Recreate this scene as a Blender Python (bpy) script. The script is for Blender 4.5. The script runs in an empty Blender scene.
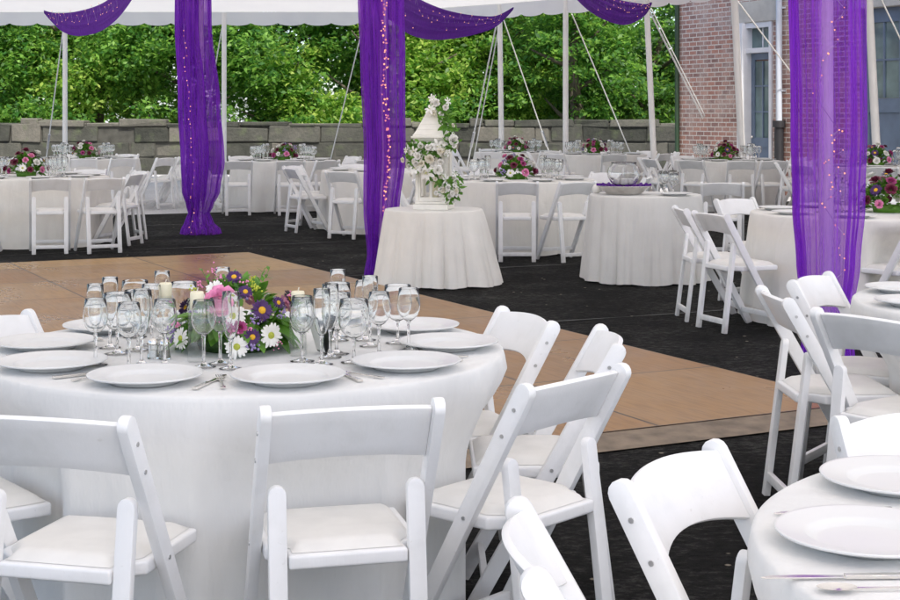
import bpy, bmesh, math, random
import numpy as np
from mathutils import Vector, Matrix

PI = math.pi
R_ = math.radians
rnd = random.Random(7)
scene = bpy.context.scene
COL = scene.collection

# ------------------------------------------------------------------ camera geometry
CAM_H, FPX, HOR = 1.46, 1500.0, 115.0      # eye height, focal length and horizon row of the 900x600 frame


def at(px, py, Y):
    """point at depth Y seen in the direction px, py"""
    return Vector(((px - 450.0) * Y / FPX, Y, CAM_H - (py - HOR) * Y / FPX))


def ground(px, py, z=0.0):
    Y = FPX * (CAM_H - z) / (py - HOR)
    return Vector(((px - 450.0) * Y / FPX, Y, z))


# ------------------------------------------------------------------ mesh builder
class MB:
    def __init__(self):
        self.v, self.f, self.m = [], [], []
        self.mi = 0

    def add(self, vs, fs):
        o = len(self.v)
        self.v.extend([tuple(p) for p in vs])
        for f in fs:
            self.f.append(tuple(i + o for i in f))
            self.m.append(self.mi)
        return self

    def box(self, c, s, M=None):
        x, y, z = s[0] / 2, s[1] / 2, s[2] / 2
        vs = [Vector((i * x, j * y, k * z)) for k in (-1, 1) for j in (-1, 1) for i in (-1, 1)]
        if M is not None:
            vs = [M @ p for p in vs]
        c = Vector(c)
        vs = [p + c for p in vs]
        return self.add(vs, [(0, 2, 3, 1), (4, 5, 7, 6), (0, 1, 5, 4), (2, 6, 7, 3), (0, 4, 6, 2), (1, 3, 7, 5)])

    def prism(self, poly, h0, h1, fn):
        n = len(poly)
        vs = [fn(a, b, h0) for a, b in poly] + [fn(a, b, h1) for a, b in poly]
        fs = [tuple(range(n - 1, -1, -1)), tuple(range(n, 2 * n))]
        fs += [(i, (i + 1) % n, n + (i + 1) % n, n + i) for i in range(n)]
        return self.add(vs, fs)

    def grid(self, fn, nu, nv, cu=False, cv=False):
        vs = [fn(i / nu, j / nv) for j in range(nv + (0 if cv else 1)) for i in range(nu + (0 if cu else 1))]
        W = nu if cu else nu + 1
        H = nv if cv else nv + 1
        fs = []
        for j in range(nv):
            for i in range(nu):
                a = j * W + i
                b = j * W + (i + 1) % W
                c = ((j + 1) % H) * W + (i + 1) % W
                d = ((j + 1) % H) * W + i
                fs.append((a, b, c, d))
        return self.add(vs, fs)

    def lathe(self, prof, n=24, c=(0, 0, 0), cap0=False, cap1=False, sx=1.0, sy=1.0):
        cx, cy, cz = c
        vs = []
        for r, z in prof:
            for i in range(n):
                a = 2 * PI * i / n
                vs.append((cx + r * math.cos(a) * sx, cy + r * math.sin(a) * sy, cz + z))
        fs = []
        for j in range(len(prof) - 1):
            for i in range(n):
                k = (i + 1) % n
                fs.append((j * n + i, j * n + k, (j + 1) * n + k, (j + 1) * n + i))
        if cap0:
            fs.append(tuple(range(n - 1, -1, -1)))
        if cap1:
            L = (len(prof) - 1) * n
            fs.append(tuple(range(L, L + n)))
        return self.add(vs, fs)

    def tube(self, pts, rad, n=8, cap=True):
        pts = [Vector(p) for p in pts]
        rs = rad if isinstance(rad, (list, tuple)) else [rad] * len(pts)
        vs = []
        t0 = (pts[1] - pts[0]).normalized()
        up = Vector((0, 0, 1)) if abs(t0.z) < 0.9 else Vector((1, 0, 0))
        for i, p in enumerate(pts):
            a = pts[max(0, i - 1)]
            b = pts[min(len(pts) - 1, i + 1)]
            t = (b - a).normalized()
            x = t.cross(up).normalized()
            y = t.cross(x).normalized()
            for k in range(n):
                q = 2 * PI * k / n
                vs.append(p + (x * math.cos(q) + y * math.sin(q)) * rs[i])
        fs = []
        for j in range(len(pts) - 1):
            for i in range(n):
                k = (i + 1) % n
                fs.append((j * n + i, (j + 1) * n + i, (j + 1) * n + k, j * n + k))
        if cap:
            fs.append(tuple(range(n)))
            L = (len(pts) - 1) * n
            fs.append(tuple(range(L + n - 1, L - 1, -1)))
        return self.add(vs, fs)

    def ball(self, c, r, n=10, m=6, sz=1.0):
        c = Vector(c)
        prof = [(max(1e-4, r * math.sin(PI * j / m)), -r * sz * math.cos(PI * j / m)) for j in range(m + 1)]
        return self.lathe(prof, n, c)

    def build(self, name, mats, parent=None, smooth=False, bevel=0.0, seg=2):
        me = bpy.data.meshes.new(name)
        me.from_pydata(self.v, [], self.f)
        if not isinstance(mats, (list, tuple)):
            mats = [mats]
        for m in mats:
            me.materials.append(m)
        if len(mats) > 1:
            me.polygons.foreach_set('material_index', self.m)
        if bevel > 0:
            bm = bmesh.new()
            bm.from_mesh(me)
            bmesh.ops.recalc_face_normals(bm, faces=bm.faces)
            es = [e for e in bm.edges if len(e.link_faces) == 2 and e.calc_face_angle(0) > R_(35)]
            bmesh.ops.bevel(bm, geom=es, offset=bevel, segments=seg, affect='EDGES', clamp_overlap=True, profile=0.6)
            bm.to_mesh(me)
            bm.free()
        if smooth:
            me.polygons.foreach_set('use_smooth', [True] * len(me.polygons))
            if smooth != 'all':
                try:
                    me.set_sharp_from_angle(angle=R_(38))
                except Exception:
                    pass
        me.update()
        o = bpy.data.objects.new(name, me)
        COL.objects.link(o)
        if parent is not None:
            o.parent = parent
        return o


def tag(o, label=None, cat=None, group=None, kind=None):
    if label:
        o['label'] = label
    if cat:
        o['category'] = cat
    if group:
        o['group'] = group
    if kind:
        o['kind'] = kind
    return o


def thing(name, label, cat, loc=(0, 0, 0), rz=0.0, group=None):
    o = bpy.data.objects.new(name, None)
    o.empty_display_size = 0.05
    COL.objects.link(o)
    o.location = loc
    o.rotation_euler = (0, 0, rz)
    return tag(o, label, cat, group)


KIDS = {}


def dup(root, loc=None, rz=None, label=None, cat=None, group=None, scale=None):
    r = root.copy()
    COL.objects.link(r)
    if loc is not None:
        r.location = loc
    if rz is not None:
        r.rotation_euler = (0, 0, rz)
    if scale is not None:
        r.scale = (scale,) * 3
    if label:
        r['label'] = label
    if cat:
        r['category'] = cat
    if group:
        r['group'] = group
    elif 'group' in r:
        del r['group']
    for ch in list(root.children):
        c = ch.copy()
        COL.objects.link(c)
        c.parent = r
        for g in list(ch.children):
            d = g.copy()
            COL.objects.link(d)
            d.parent = c
    return r


USED = set()


def proto_or_dup(key, root, **kw):
    """first call moves the source itself, later calls copy it"""
    if key not in USED:
        USED.add(key)
        if kw.get('loc') is not None:
            root.location = kw['loc']
        if kw.get('rz') is not None:
            root.rotation_euler = (0, 0, kw['rz'])
        if kw.get('scale') is not None:
            root.scale = (kw['scale'],) * 3
        tag(root, kw.get('label'), kw.get('cat'), kw.get('group'))
        return root
    return dup(root, **kw)


# ------------------------------------------------------------------ materials
class NT:
    def __init__(self, name):
        self.mat = bpy.data.materials.new(name)
        self.mat.use_nodes = True
        self.t = self.mat.node_tree
        self.t.nodes.clear()
        self.out = self.n('ShaderNodeOutputMaterial')

    def n(self, typ, **kw):
        nd = self.t.nodes.new(typ)
        for k, v in kw.items():
            if k.startswith('i_'):
                nd.inputs[k[2:].replace('_', ' ')].default_value = v
            else:
                setattr(nd, k, v)
        return nd

    def l(self, a, b):
        self.t.links.new(a, b)

    def surf(self, s):
        self.l(s, self.out.inputs['Surface'])

    def coords(self, kind='Object', scale=(1, 1, 1), rot=(0, 0, 0)):
        tc = self.n('ShaderNodeTexCoord')
        mp = self.n('ShaderNodeMapping')
        mp.inputs['Scale'].default_value = scale
        mp.inputs['Rotation'].default_value = rot
        self.l(tc.outputs[kind], mp.inputs['Vector'])
        return mp.outputs['Vector']

    def noise(self, vec, scale, detail=3.0, rough=0.5):
        nd = self.n('ShaderNodeTexNoise')
        nd.inputs['Scale'].default_value = scale
        nd.inputs['Detail'].default_value = detail
        nd.inputs['Roughness'].default_value = rough
        if vec is not None:
            self.l(vec, nd.inputs['Vector'])
        return nd.outputs['Fac']

    def ramp(self, fac, stops):
        nd = self.n('ShaderNodeValToRGB')
        cr = nd.color_ramp
        while len(cr.elements) < len(stops):
            cr.elements.new(0.5)
        for e, (p, c) in zip(cr.elements, stops):
            e.position = p
            e.color = (*c, 1) if len(c) == 3 else c
        self.l(fac, nd.inputs['Fac'])
        return nd.outputs['Color']

    def mix(self, fac, a, b, blend='MIX'):
        nd = self.n('ShaderNodeMix', data_type='RGBA', blend_type=blend)
        for sock, v in ((nd.inputs['Factor'], fac), (nd.inputs[6], a), (nd.inputs[7], b)):
            if hasattr(v, 'is_linked'):
                self.l(v, sock)
            elif isinstance(v, (int, float)):
                sock.default_value = v
            else:
                sock.default_value = (*v, 1)
        return nd.outputs[2]

    def bump(self, h, strength=0.2, dist=0.01, normal=None):
        nd = self.n('ShaderNodeBump')
        nd.inputs['Strength'].default_value = strength
        nd.inputs['Distance'].default_value = dist
        self.l(h, nd.inputs['Height'])
        if normal is not None:
            self.l(normal, nd.inputs['Normal'])
        return nd.outputs['Normal']

    def math(self, op, a, b=None):
        nd = self.n('ShaderNodeMath', operation=op)
        for i, v in enumerate((a, b)):
            if v is None:
                continue
            if hasattr(v, 'is_linked'):
                self.l(v, nd.inputs[i])
            else:
                nd.inputs[i].default_value = v
        return nd.outputs[0]

    def principled(self, color, rough=0.5, metal=0.0, normal=None, spec=0.5, sheen=0.0):
        p = self.n('ShaderNodeBsdfPrincipled')
        if hasattr(color, 'is_linked'):
            self.l(color, p.inputs['Base Color'])
        else:
            p.inputs['Base Color'].default_value = (*color, 1)
        if hasattr(rough, 'is_linked'):
            self.l(rough, p.inputs['Roughness'])
        else:
            p.inputs['Roughness'].default_value = rough
        p.inputs['Metallic'].default_value = metal
        p.inputs['Specular IOR Level'].default_value = spec
        if sheen:
            p.inputs['Sheen Weight'].default_value = sheen
        if normal is not None:
            self.l(normal, p.inputs['Normal'])
        return p.outputs['BSDF']


MAT = {}


def simple(name, color, rough=0.5, metal=0.0, var=0.08, nscale=6.0, bump=0.0, bscale=60.0, spec=0.5, sheen=0.0, coord='Object'):
    t = NT(name)
    v = t.coords(coord)
    f = t.noise(v, nscale, 4)
    c0 = tuple(max(0, c * (1 - var)) for c in color)
    c1 = tuple(min(1, c * (1 + var)) for c in color)
    col = t.ramp(f, [(0.3, c0), (0.7, c1)])
    nm = t.bump(t.noise(v, bscale, 3), bump, 0.004) if bump else None
    t.surf(t.principled(col, rough, metal, nm, spec, sheen))
    MAT[name] = t.mat
    return t.mat


def make_materials():
    # chair paint: satin white with brush grain and faint scuffs
    t = NT('white_paint')
    v = t.coords('Object')
    oi = t.n('ShaderNodeObjectInfo')
    vs = t.n('ShaderNodeVectorMath', operation='ADD')
    t.l(v, vs.inputs[0])
    sc = t.n('ShaderNodeVectorMath', operation='SCALE')
    sc.inputs[0].default_value = (7, 3, 5)
    t.l(oi.outputs['Random'], sc.inputs['Scale'])
    t.l(sc.outputs[0], vs.inputs[1])
    f = t.noise(vs.outputs[0], 9, 5, 0.6)
    col = t.ramp(f, [(0.25, (0.78, 0.78, 0.77)), (0.5, (0.85, 0.85, 0.85)), (0.8, (0.88, 0.88, 0.885))])
    sp = t.noise(vs.outputs[0], 60, 2, 0.5)
    mk = t.ramp(sp, [(0.71, (0, 0, 0)), (0.80, (1, 1, 1))])
    col = t.mix(t.math('MULTIPLY', mk, 0.22), col, (0.46, 0.43, 0.38))
    sx = t.n('ShaderNodeSeparateXYZ')
    t.l(v, sx.inputs[0])
    mr = t.n('ShaderNodeMapRange')
    mr.inputs[1].default_value = 0.0
    mr.inputs[2].default_value = 0.14
    mr.inputs[3].default_value = 0.75
    mr.inputs[4].default_value = 0.0
    t.l(sx.outputs[2], mr.inputs[0])
    dirt = t.math('MULTIPLY', mr.outputs[0], t.noise(vs.outputs[0], 26, 4))
    col = t.mix(dirt, col, (0.22, 0.19, 0.15))
    st = t.coords('Object', (60, 60, 6))
    nm = t.bump(t.noise(st, 3, 3), 0.12, 0.003)
    rr = t.ramp(f, [(0.3, (0.30,) * 3), (0.7, (0.45,) * 3)])
    t.surf(t.principled(col, rr, 0, nm, 0.45))
    MAT['white_paint'] = t.mat

    simple('cushion', (0.77, 0.755, 0.72), 0.42, 0, 0.06, 9, 0.4, 13)
    for nm, c in (('cloth', (0.80, 0.80, 0.785)), ('cloth_ivory', (0.85, 0.825, 0.77)), ('cloth_grey', (0.78, 0.765, 0.73))):
        t = NT(nm)
        v = t.coords('Object')
        f = t.noise(v, 5, 4)
        col = t.ramp(f, [(0.3, tuple(x * 0.95 for x in c)), (0.7, tuple(min(1, x * 1.03) for x in c))])
        w1 = t.noise(t.coords('Object', (1, 1, 0.35)), 9, 4, 0.6)
        n1 = t.bump(w1, 0.32, 0.03)
        cr = t.n('ShaderNodeTexVoronoi', feature='DISTANCE_TO_EDGE')
        cr.inputs['Scale'].default_value = 1.7
        t.l(v, cr.inputs['Vector'])
        n1 = t.bump(t.ramp(cr.outputs['Distance'], [(0.0, (0, 0, 0)), (0.03, (1, 1, 1))]), 0.10, 0.006, n1)
        w3 = t.noise(t.coords('Object', (1, 1, 0.10)), 6.5, 2, 0.4)
        n1 = t.bump(w3, 0.45, 0.06, n1)
        w2 = t.noise(v, 420, 2)
        n2 = t.bump(w2, 0.08, 0.002, n1)
        d = t.principled(col, 0.85, 0, n2, 0.2, 0.25)
        tr = t.n('ShaderNodeBsdfTranslucent')
        t.l(col, tr.inputs['Color'])
        ms = t.n('ShaderNodeMixShader')
        ms.inputs[0].default_value = 0.10
        t.l(d, ms.inputs[1])
        t.l(tr.outputs[0], ms.inputs[2])
        t.surf(ms.outputs[0])
        MAT[nm] = t.mat
    simple('porcelain', (0.70, 0.705, 0.70), 0.30, 0, 0.01, 4)
    simple('silver', (0.78, 0.76, 0.73), 0.16, 1.0, 0.06, 20)
    simple('steel', (0.55, 0.55, 0.55), 0.35, 1.0, 0.1, 20)
    simple('candle_wax', (0.86, 0.80, 0.60), 0.45, 0, 0.04, 20)
    simple('wick', (0.75, 0.72, 0.62), 0.9)
    simple('black_plastic', (0.02, 0.02, 0.022), 0.4)
    simple('paper', (0.8, 0.8, 0.78), 0.8)
    simple('lantern_paint', (0.84, 0.82, 0.76), 0.5, 0, 0.05, 14, 0.1, 50)
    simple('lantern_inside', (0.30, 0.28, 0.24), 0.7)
    simple('white_metal', (0.78, 0.78, 0.77), 0.4, 0, 0.05, 3)
    simple('rope', (0.72, 0.72, 0.70), 0.85, 0, 0.12, 40)
    simple('petal_white', (0.85, 0.84, 0.80), 0.6, 0, 0.04, 30)
    simple('petal_cream', (0.82, 0.79, 0.68), 0.6, 0, 0.06, 30)
    simple('petal_pink', (0.78, 0.27, 0.48), 0.6, 0, 0.25, 60)
    simple('petal_magenta', (0.42, 0.06, 0.22), 0.6, 0, 0.35, 60)
    simple('petal_purple', (0.06, 0.012, 0.115), 0.55, 0, 0.35, 60)
    simple('petal_lilac', (0.34, 0.26, 0.52), 0.6, 0, 0.2, 60)
    simple('petal_burgundy', (0.16, 0.015, 0.05), 0.6, 0, 0.3, 60)
    simple('pollen_yellow', (0.75, 0.42, 0.02), 0.7, 0, 0.15, 200)
    simple('pollen_green', (0.42, 0.46, 0.06), 0.7, 0, 0.15, 200)
    simple('bud_yellow', (0.42, 0.48, 0.04), 0.6, 0, 0.2, 60)
    simple('door_blue', (0.13, 0.18, 0.26), 0.45, 0, 0.12, 5, 0.1, 40)
    simple('door_white', (0.74, 0.76, 0.80), 0.5, 0, 0.05, 5)
    simple('pane_dark', (0.12, 0.18, 0.185), 0.08, 0, 0.45, 2)
    simple('pipe_paint', (0.55, 0.60, 0.68), 0.4, 0, 0.06, 4)
    simple('iron', (0.035, 0.035, 0.04), 0.5, 0.3)
    simple('pipe_green', (0.02, 0.05, 0.025), 0.5)
    simple('limestone', (0.52, 0.50, 0.45), 0.85, 0, 0.12, 5, 0.3, 30)

    # thin glass: clear, mirror-like toward grazing angles
    t = NT('thin_glass')
    g = t.n('ShaderNodeBsdfGlass')
    g.inputs['IOR'].default_value = 1.46
    g.inputs['Roughness'].default_value = 0.0
    g.inputs['Color'].default_value = (0.99, 0.995, 0.995, 1)
    tr = t.n('ShaderNodeBsdfTransparent')
    tr.inputs['Color'].default_value = (0.99, 0.99, 0.99, 1)
    ms = t.n('ShaderNodeMixShader')
    ms.inputs[0].default_value = 1.0
    t.l(tr.outputs[0], ms.inputs[1])
    t.l(g.outputs[0], ms.inputs[2])
    t.surf(ms.outputs[0])
    MAT['thin_glass'] = t.mat
    t = NT('clear_glass')
    lw = t.n('ShaderNodeLayerWeight')
    lw.inputs['Blend'].default_value = 0.35
    p = t.math('POWER', lw.outputs['Facing'], 2.6)
    fac = t.math('ADD', t.math('MULTIPLY', p, 0.5), 0.035)
    tr = t.n('ShaderNodeBsdfTransparent')
    tr.inputs['Color'].default_value = (0.98, 0.985, 0.985, 1)
    gl = t.n('ShaderNodeBsdfGlossy')
    gl.inputs['Roughness'].default_value = 0.03
    ms = t.n('ShaderNodeMixShader')
    t.l(fac, ms.inputs[0])
    t.l(tr.outputs[0], ms.inputs[1])
    t.l(gl.outputs[0], ms.inputs[2])
    t.surf(ms.outputs[0])
    MAT['clear_glass'] = t.mat
    t = NT('solid_glass')
    g = t.n('ShaderNodeBsdfGlass')
    g.inputs['IOR'].default_value = 1.45
    g.inputs['Roughness'].default_value = 0.0
    t.surf(g.outputs[0])
    MAT['solid_glass'] = t.mat

    # purple tulle: sheer face-on, dense at the folds
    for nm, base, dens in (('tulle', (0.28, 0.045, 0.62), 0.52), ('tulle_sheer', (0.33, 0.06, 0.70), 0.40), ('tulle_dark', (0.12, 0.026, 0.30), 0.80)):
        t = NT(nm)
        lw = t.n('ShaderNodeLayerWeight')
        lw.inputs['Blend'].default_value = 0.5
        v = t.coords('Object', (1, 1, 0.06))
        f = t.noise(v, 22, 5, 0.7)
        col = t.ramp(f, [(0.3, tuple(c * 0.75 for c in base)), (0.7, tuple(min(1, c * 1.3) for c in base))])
        d = t.n('ShaderNodeBsdfDiffuse')
        t.l(col, d.inputs['Color'])
        tl = t.n('ShaderNodeBsdfTranslucent')
        t.l(col, tl.inputs['Color'])
        m1 = t.n('ShaderNodeMixShader')
        m1.inputs[0].default_value = 0.45
        t.l(d.outputs[0], m1.inputs[1])
        t.l(tl.outputs[0], m1.inputs[2])
        gs = t.n('ShaderNodeBsdfGlossy')
        gs.inputs['Roughness'].default_value = 0.5
        gs.inputs['Color'].default_value = (0.5, 0.3, 0.8, 1)
        m0 = t.n('ShaderNodeMixShader')
        m0.inputs[0].default_value = 0.06
        t.l(m1.outputs[0], m0.inputs[1])
        t.l(gs.outputs[0], m0.inputs[2])
        tr = t.n('ShaderNodeBsdfTransparent')
        tr.inputs['Color'].default_value = (0.86, 0.68, 0.95, 1)
        ms = t.n('ShaderNodeMixShader')
        fac = t.math('ADD', t.math('MULTIPLY', lw.outputs['Facing'], 0.5), dens - 0.12)
        fac = t.math('ADD', fac, t.math('MULTIPLY', t.math('SUBTRACT', f, 0.5), 0.9))
        fac = t.math('MINIMUM', fac, 0.985)
        t.l(fac, ms.inputs[0])
        t.l(tr.outputs[0], ms.inputs[1])
        t.l(m0.outputs[0], ms.inputs[2])
        t.surf(ms.outputs[0])
        MAT[nm] = t.mat

    t = NT('bulb_glow')
    e = t.n('ShaderNodeEmission')
    e.inputs['Color'].default_value = (1.0, 0.42, 0.22, 1)
    e.inputs['Strength'].default_value = 1.8
    t.surf(e.outputs[0])
    MAT['bulb_glow'] = t.mat
    simple('wire_pale', (0.35, 0.25, 0.45), 0.5)

    # tent canvas: white, lets daylight through
    t = NT('canvas')
    v = t.coords('Object')
    f = t.noise(v, 1.2, 4)
    col = t.ramp(f, [(0.3, (0.74, 0.73, 0.77)), (0.7, (0.82, 0.82, 0.84))])
    d = t.n('ShaderNodeBsdfDiffuse')
    t.l(col, d.inputs['Color'])
    tl = t.n('ShaderNodeBsdfTranslucent')
    tl.inputs['Color'].default_value = (0.98, 0.955, 0.90, 1)
    ms = t.n('ShaderNodeMixShader')
    sp = t.n('ShaderNodeSeparateXYZ')
    tc = t.n('ShaderNodeTexCoord')
    t.l(tc.outputs['Object'], sp.inputs[0])
    mr = t.n('ShaderNodeMapRange')  # translucency shaped by depth: far canvas is dimmed in the material
    mr.inputs[1].default_value = -1.0
    mr.inputs[2].default_value = 12.0
    mr.inputs[3].default_value = CANVAS_T
    mr.inputs[4].default_value = 0.32
    t.l(sp.outputs[1], mr.inputs[0])
    t.l(mr.outputs[0], ms.inputs[0])
    t.l(d.outputs[0], ms.inputs[1])
    t.l(tl.outputs[0], ms.inputs[2])
    t.surf(ms.outputs[0])
    MAT['canvas'] = t.mat

    # leaves of the trees: lit and shaded greens put into the colours
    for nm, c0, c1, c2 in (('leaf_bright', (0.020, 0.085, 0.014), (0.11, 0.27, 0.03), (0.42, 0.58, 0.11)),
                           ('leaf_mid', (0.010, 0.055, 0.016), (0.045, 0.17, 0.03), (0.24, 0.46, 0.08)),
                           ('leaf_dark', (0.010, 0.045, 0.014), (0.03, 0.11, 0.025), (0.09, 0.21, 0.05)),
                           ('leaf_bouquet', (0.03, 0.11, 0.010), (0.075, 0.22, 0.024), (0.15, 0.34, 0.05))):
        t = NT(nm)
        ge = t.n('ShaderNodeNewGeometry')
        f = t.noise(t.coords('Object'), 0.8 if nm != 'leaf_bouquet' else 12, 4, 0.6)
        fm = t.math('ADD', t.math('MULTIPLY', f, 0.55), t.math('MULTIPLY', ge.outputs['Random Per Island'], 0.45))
        c3 = tuple(min(.85, x * 1.7 + .05) for x in c2)  # palest tone paints bright sky and sun specks on some tree leaves
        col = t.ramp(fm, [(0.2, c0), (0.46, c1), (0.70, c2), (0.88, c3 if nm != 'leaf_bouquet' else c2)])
        d = t.principled(col, 0.45, 0, None, 0.4)
        tl = t.n('ShaderNodeBsdfTranslucent')
        c2x = t.mix(0.6, col, (0.34, 0.58, 0.08))
        t.l(c2x, tl.inputs['Color'])
        ms = t.n('ShaderNodeMixShader')
        ms.inputs[0].default_value = 0.6 if nm != 'leaf_bouquet' else 0.25
        t.l(d, ms.inputs[1])
        t.l(tl.outputs[0], ms.inputs[2])
        t.surf(ms.outputs[0])
        MAT[nm] = t.mat
    simple('bark', (0.09, 0.075, 0.055), 0.9, 0, 0.35, 8, 0.6, 25)
    simple('stem_green', (0.04, 0.10, 0.02), 0.6)

    # black ground cloth under the tent
    t = NT('ground_cloth')
    v = t.coords('Object')
    f = t.noise(v, 1.3, 5, 0.65)
    f2 = t.noise(t.coords('Object', (1, 1.6, 1)), 16, 6, 0.8)
    col = t.ramp(t.math('ADD', t.math('MULTIPLY', f, 0.35), t.math('MULTIPLY', f2, 0.65)),
                 [(0.38, (0.004, 0.004, 0.004)), (0.51, (0.018, 0.018, 0.017)), (0.63, (0.085, 0.083, 0.077))])
    vo = t.n('ShaderNodeTexVoronoi')
    vo.inputs['Scale'].default_value = 5.5
    vo.inputs['Randomness'].default_value = 1.0
    t.l(v, vo.inputs['Vector'])
    spk = t.ramp(vo.outputs['Distance'], [(0.045, (1, 1, 1)), (0.075, (0, 0, 0))])
    gate = t.ramp(t.noise(v, 2.3, 2), [(0.44, (0, 0, 0)), (0.5, (1, 1, 1))])
    k = t.math('MULTIPLY', spk, gate)
    col = t.mix(t.math('MULTIPLY', k, 0.75), col, (0.55, 0.48, 0.38))
    nm = t.bump(f2, 1.0, 0.05)
    nm = t.bump(t.noise(v, 3.5, 4), 0.5, 0.05, nm)
    t.surf(t.principled(col, 0.95, 0, nm, 0.12))
    MAT['ground_cloth'] = t.mat
    simple('seam_tape', (0.10, 0.10, 0.10), 0.8, 0, 0.5, 7)

    t = NT('gravel')
    v = t.coords('Object')
    f = t.noise(v, 0.6, 4)
    f2 = t.noise(v, 26, 3, 0.7)
    col = t.ramp(t.math('ADD', t.math('MULTIPLY', f, 0.3), t.math('MULTIPLY', f2, 0.7)),
                 [(0.3, (0.34, 0.345, 0.36)), (0.5, (0.52, 0.52, 0.53)), (0.7, (0.68, 0.67, 0.66))])
    t.surf(t.principled(col, 0.95, 0, t.bump(f2, 0.8, 0.03), 0.2))
    MAT['gravel'] = t.mat

    # wooden dance floor panels
    t = NT('floor_wood')
    v = t.coords('Object')
    br = t.n('ShaderNodeTexBrick')
    br.offset = 0.0
    br.squash = 1.0
    br.inputs['Scale'].default_value = 1.0
    br.inputs['Brick Width'].default_value = 1.22
    br.inputs['Row Height'].default_value = 1.22
    br.inputs['Mortar Size'].default_value = 0.009
    br.inputs['Mortar Smooth'].default_value = 0.2
    br.inputs['Color1'].default_value = (0.30, 0.145, 0.042, 1)
    br.inputs['Color2'].default_value = (0.46, 0.275, 0.095, 1)
    br.inputs['Mortar'].default_value = (0.06, 0.035, 0.02, 1)
    t.l(v, br.inputs['Vector'])
    gr = t.noise(t.coords('Object', (1.2, 14, 1)), 3.0, 5, 0.62)
    gcol = t.ramp(gr, [(0.3, (0.68, 0.64, 0.60)), (0.55, (1, 1, 1)), (0.8, (1.0, 0.98, 0.94))])
    col = t.mix(1.0, br.outputs['Color'], gcol, 'MULTIPLY')
    st = t.noise(v, 1.1, 4, 0.6)
    col = t.mix(1.0, col, t.ramp(st, [(0.3, (0.84, 0.82, 0.79)), (0.65, (1, 1, 1))]), 'MULTIPLY')
    rr = t.ramp(st, [(0.3, (0.24,) * 3), (0.7, (0.40,) * 3)])
    nm = t.bump(br.outputs['Fac'], -0.4, 0.003)
    t.surf(t.principled(col, rr, 0, nm, 0.22))
    MAT['floor_wood'] = t.mat
    simple('floor_edge', (0.20, 0.155, 0.11), 0.7, 0, 0.35, 9, 0.3, 40)

    # brick
    t = NT('brick')
    v = t.coords('Object', (1, 1, 1), (0, 0, 0))
    sep = t.n('ShaderNodeSeparateXYZ')
    t.l(v, sep.inputs[0])
    cmb = t.n('ShaderNodeCombineXYZ')
    t.l(sep.outputs[0], cmb.inputs[0])
    t.l(sep.outputs[2], cmb.inputs[1])
    br = t.n('ShaderNodeTexBrick')
    br.inputs['Scale'].default_value = 1.0
    br.inputs['Brick Width'].default_value = 0.235
    br.inputs['Row Height'].default_value = 0.088
    br.inputs['Mortar Size'].default_value = 0.011
    br.inputs['Mortar Smooth'].default_value = 0.3
    br.inputs['Bias'].default_value = 0.0
    br.inputs['Color1'].default_value = (0.50, 0.27, 0.215, 1)
    br.inputs['Color2'].default_value = (0.29, 0.18, 0.165, 1)
    br.inputs['Mortar'].default_value = (0.70, 0.68, 0.64, 1)
    t.l(cmb.outputs[0], br.inputs['Vector'])
    st = t.noise(v, 1.6, 5, 0.65)
    wh = t.ramp(st, [(0.44, (0, 0, 0)), (0.66, (1, 1, 1))])
    col = t.mix(t.math('MULTIPLY', wh, 0.62), br.outputs['Color'], (0.62, 0.54, 0.50))
    f3 = t.noise(v, 30, 3)
    col = t.mix(1.0, col, t.ramp(f3, [(0.3, (0.75,) * 3), (0.7, (1.1, 1.08, 1.05))]), 'MULTIPLY')
    nm = t.bump(br.outputs['Fac'], -0.6, 0.012)
    nm = t.bump(f3, 0.3, 0.006, nm)
    t.surf(t.principled(col, 0.9, 0, nm, 0.2))
    MAT['brick'] = t.mat

    # dressed stone
    t = NT('stone')
    v = t.coords('Object')
    ge = t.n('ShaderNodeNewGeometry')
    f = t.noise(v, 2.2, 5, 0.65)
    f2 = t.noise(v, 14, 4, 0.65)
    fm = t.math('ADD', t.math('MULTIPLY', ge.outputs['Random Per Island'], 0.40),
                t.math('ADD', t.math('MULTIPLY', f, 0.35), t.math('MULTIPLY', f2, 0.25)))
    col = t.ramp(fm, [(0.25, (0.03, 0.033, 0.028)), (0.5, (0.075, 0.077, 0.066)), (0.75, (0.16, 0.152, 0.13))])
    mo = t.ramp(t.noise(v, 3.3, 4), [(0.55, (0, 0, 0)), (0.7, (1, 1, 1))])
    col = t.mix(t.math('MULTIPLY', mo, 0.4), col, (0.12, 0.15, 0.08))
    t.surf(t.principled(col, 0.92, 0, t.bump(f2, 0.6, 0.03), 0.2))
    MAT['stone'] = t.mat
    simple('mortar', (0.06, 0.06, 0.052), 0.95, 0, 0.3, 6)


CANVAS_T = 0.38
make_materials()

# ------------------------------------------------------------------ place frame: tent axes
U = Vector((-0.4516, 0.892, 0))        # along the tent, away from the camera
W = Vector((0.892, 0.4516, 0))         # across the tent, to the right
C0 = Vector((-0.61, 13.6, 0))          # foot of the middle column
YAW_U = math.atan2(U.y, U.x)


def tw(a, b, z=0.0):
    p = C0 + U * a + W * b
    return Vector((p.x, p.y, z))


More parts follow.
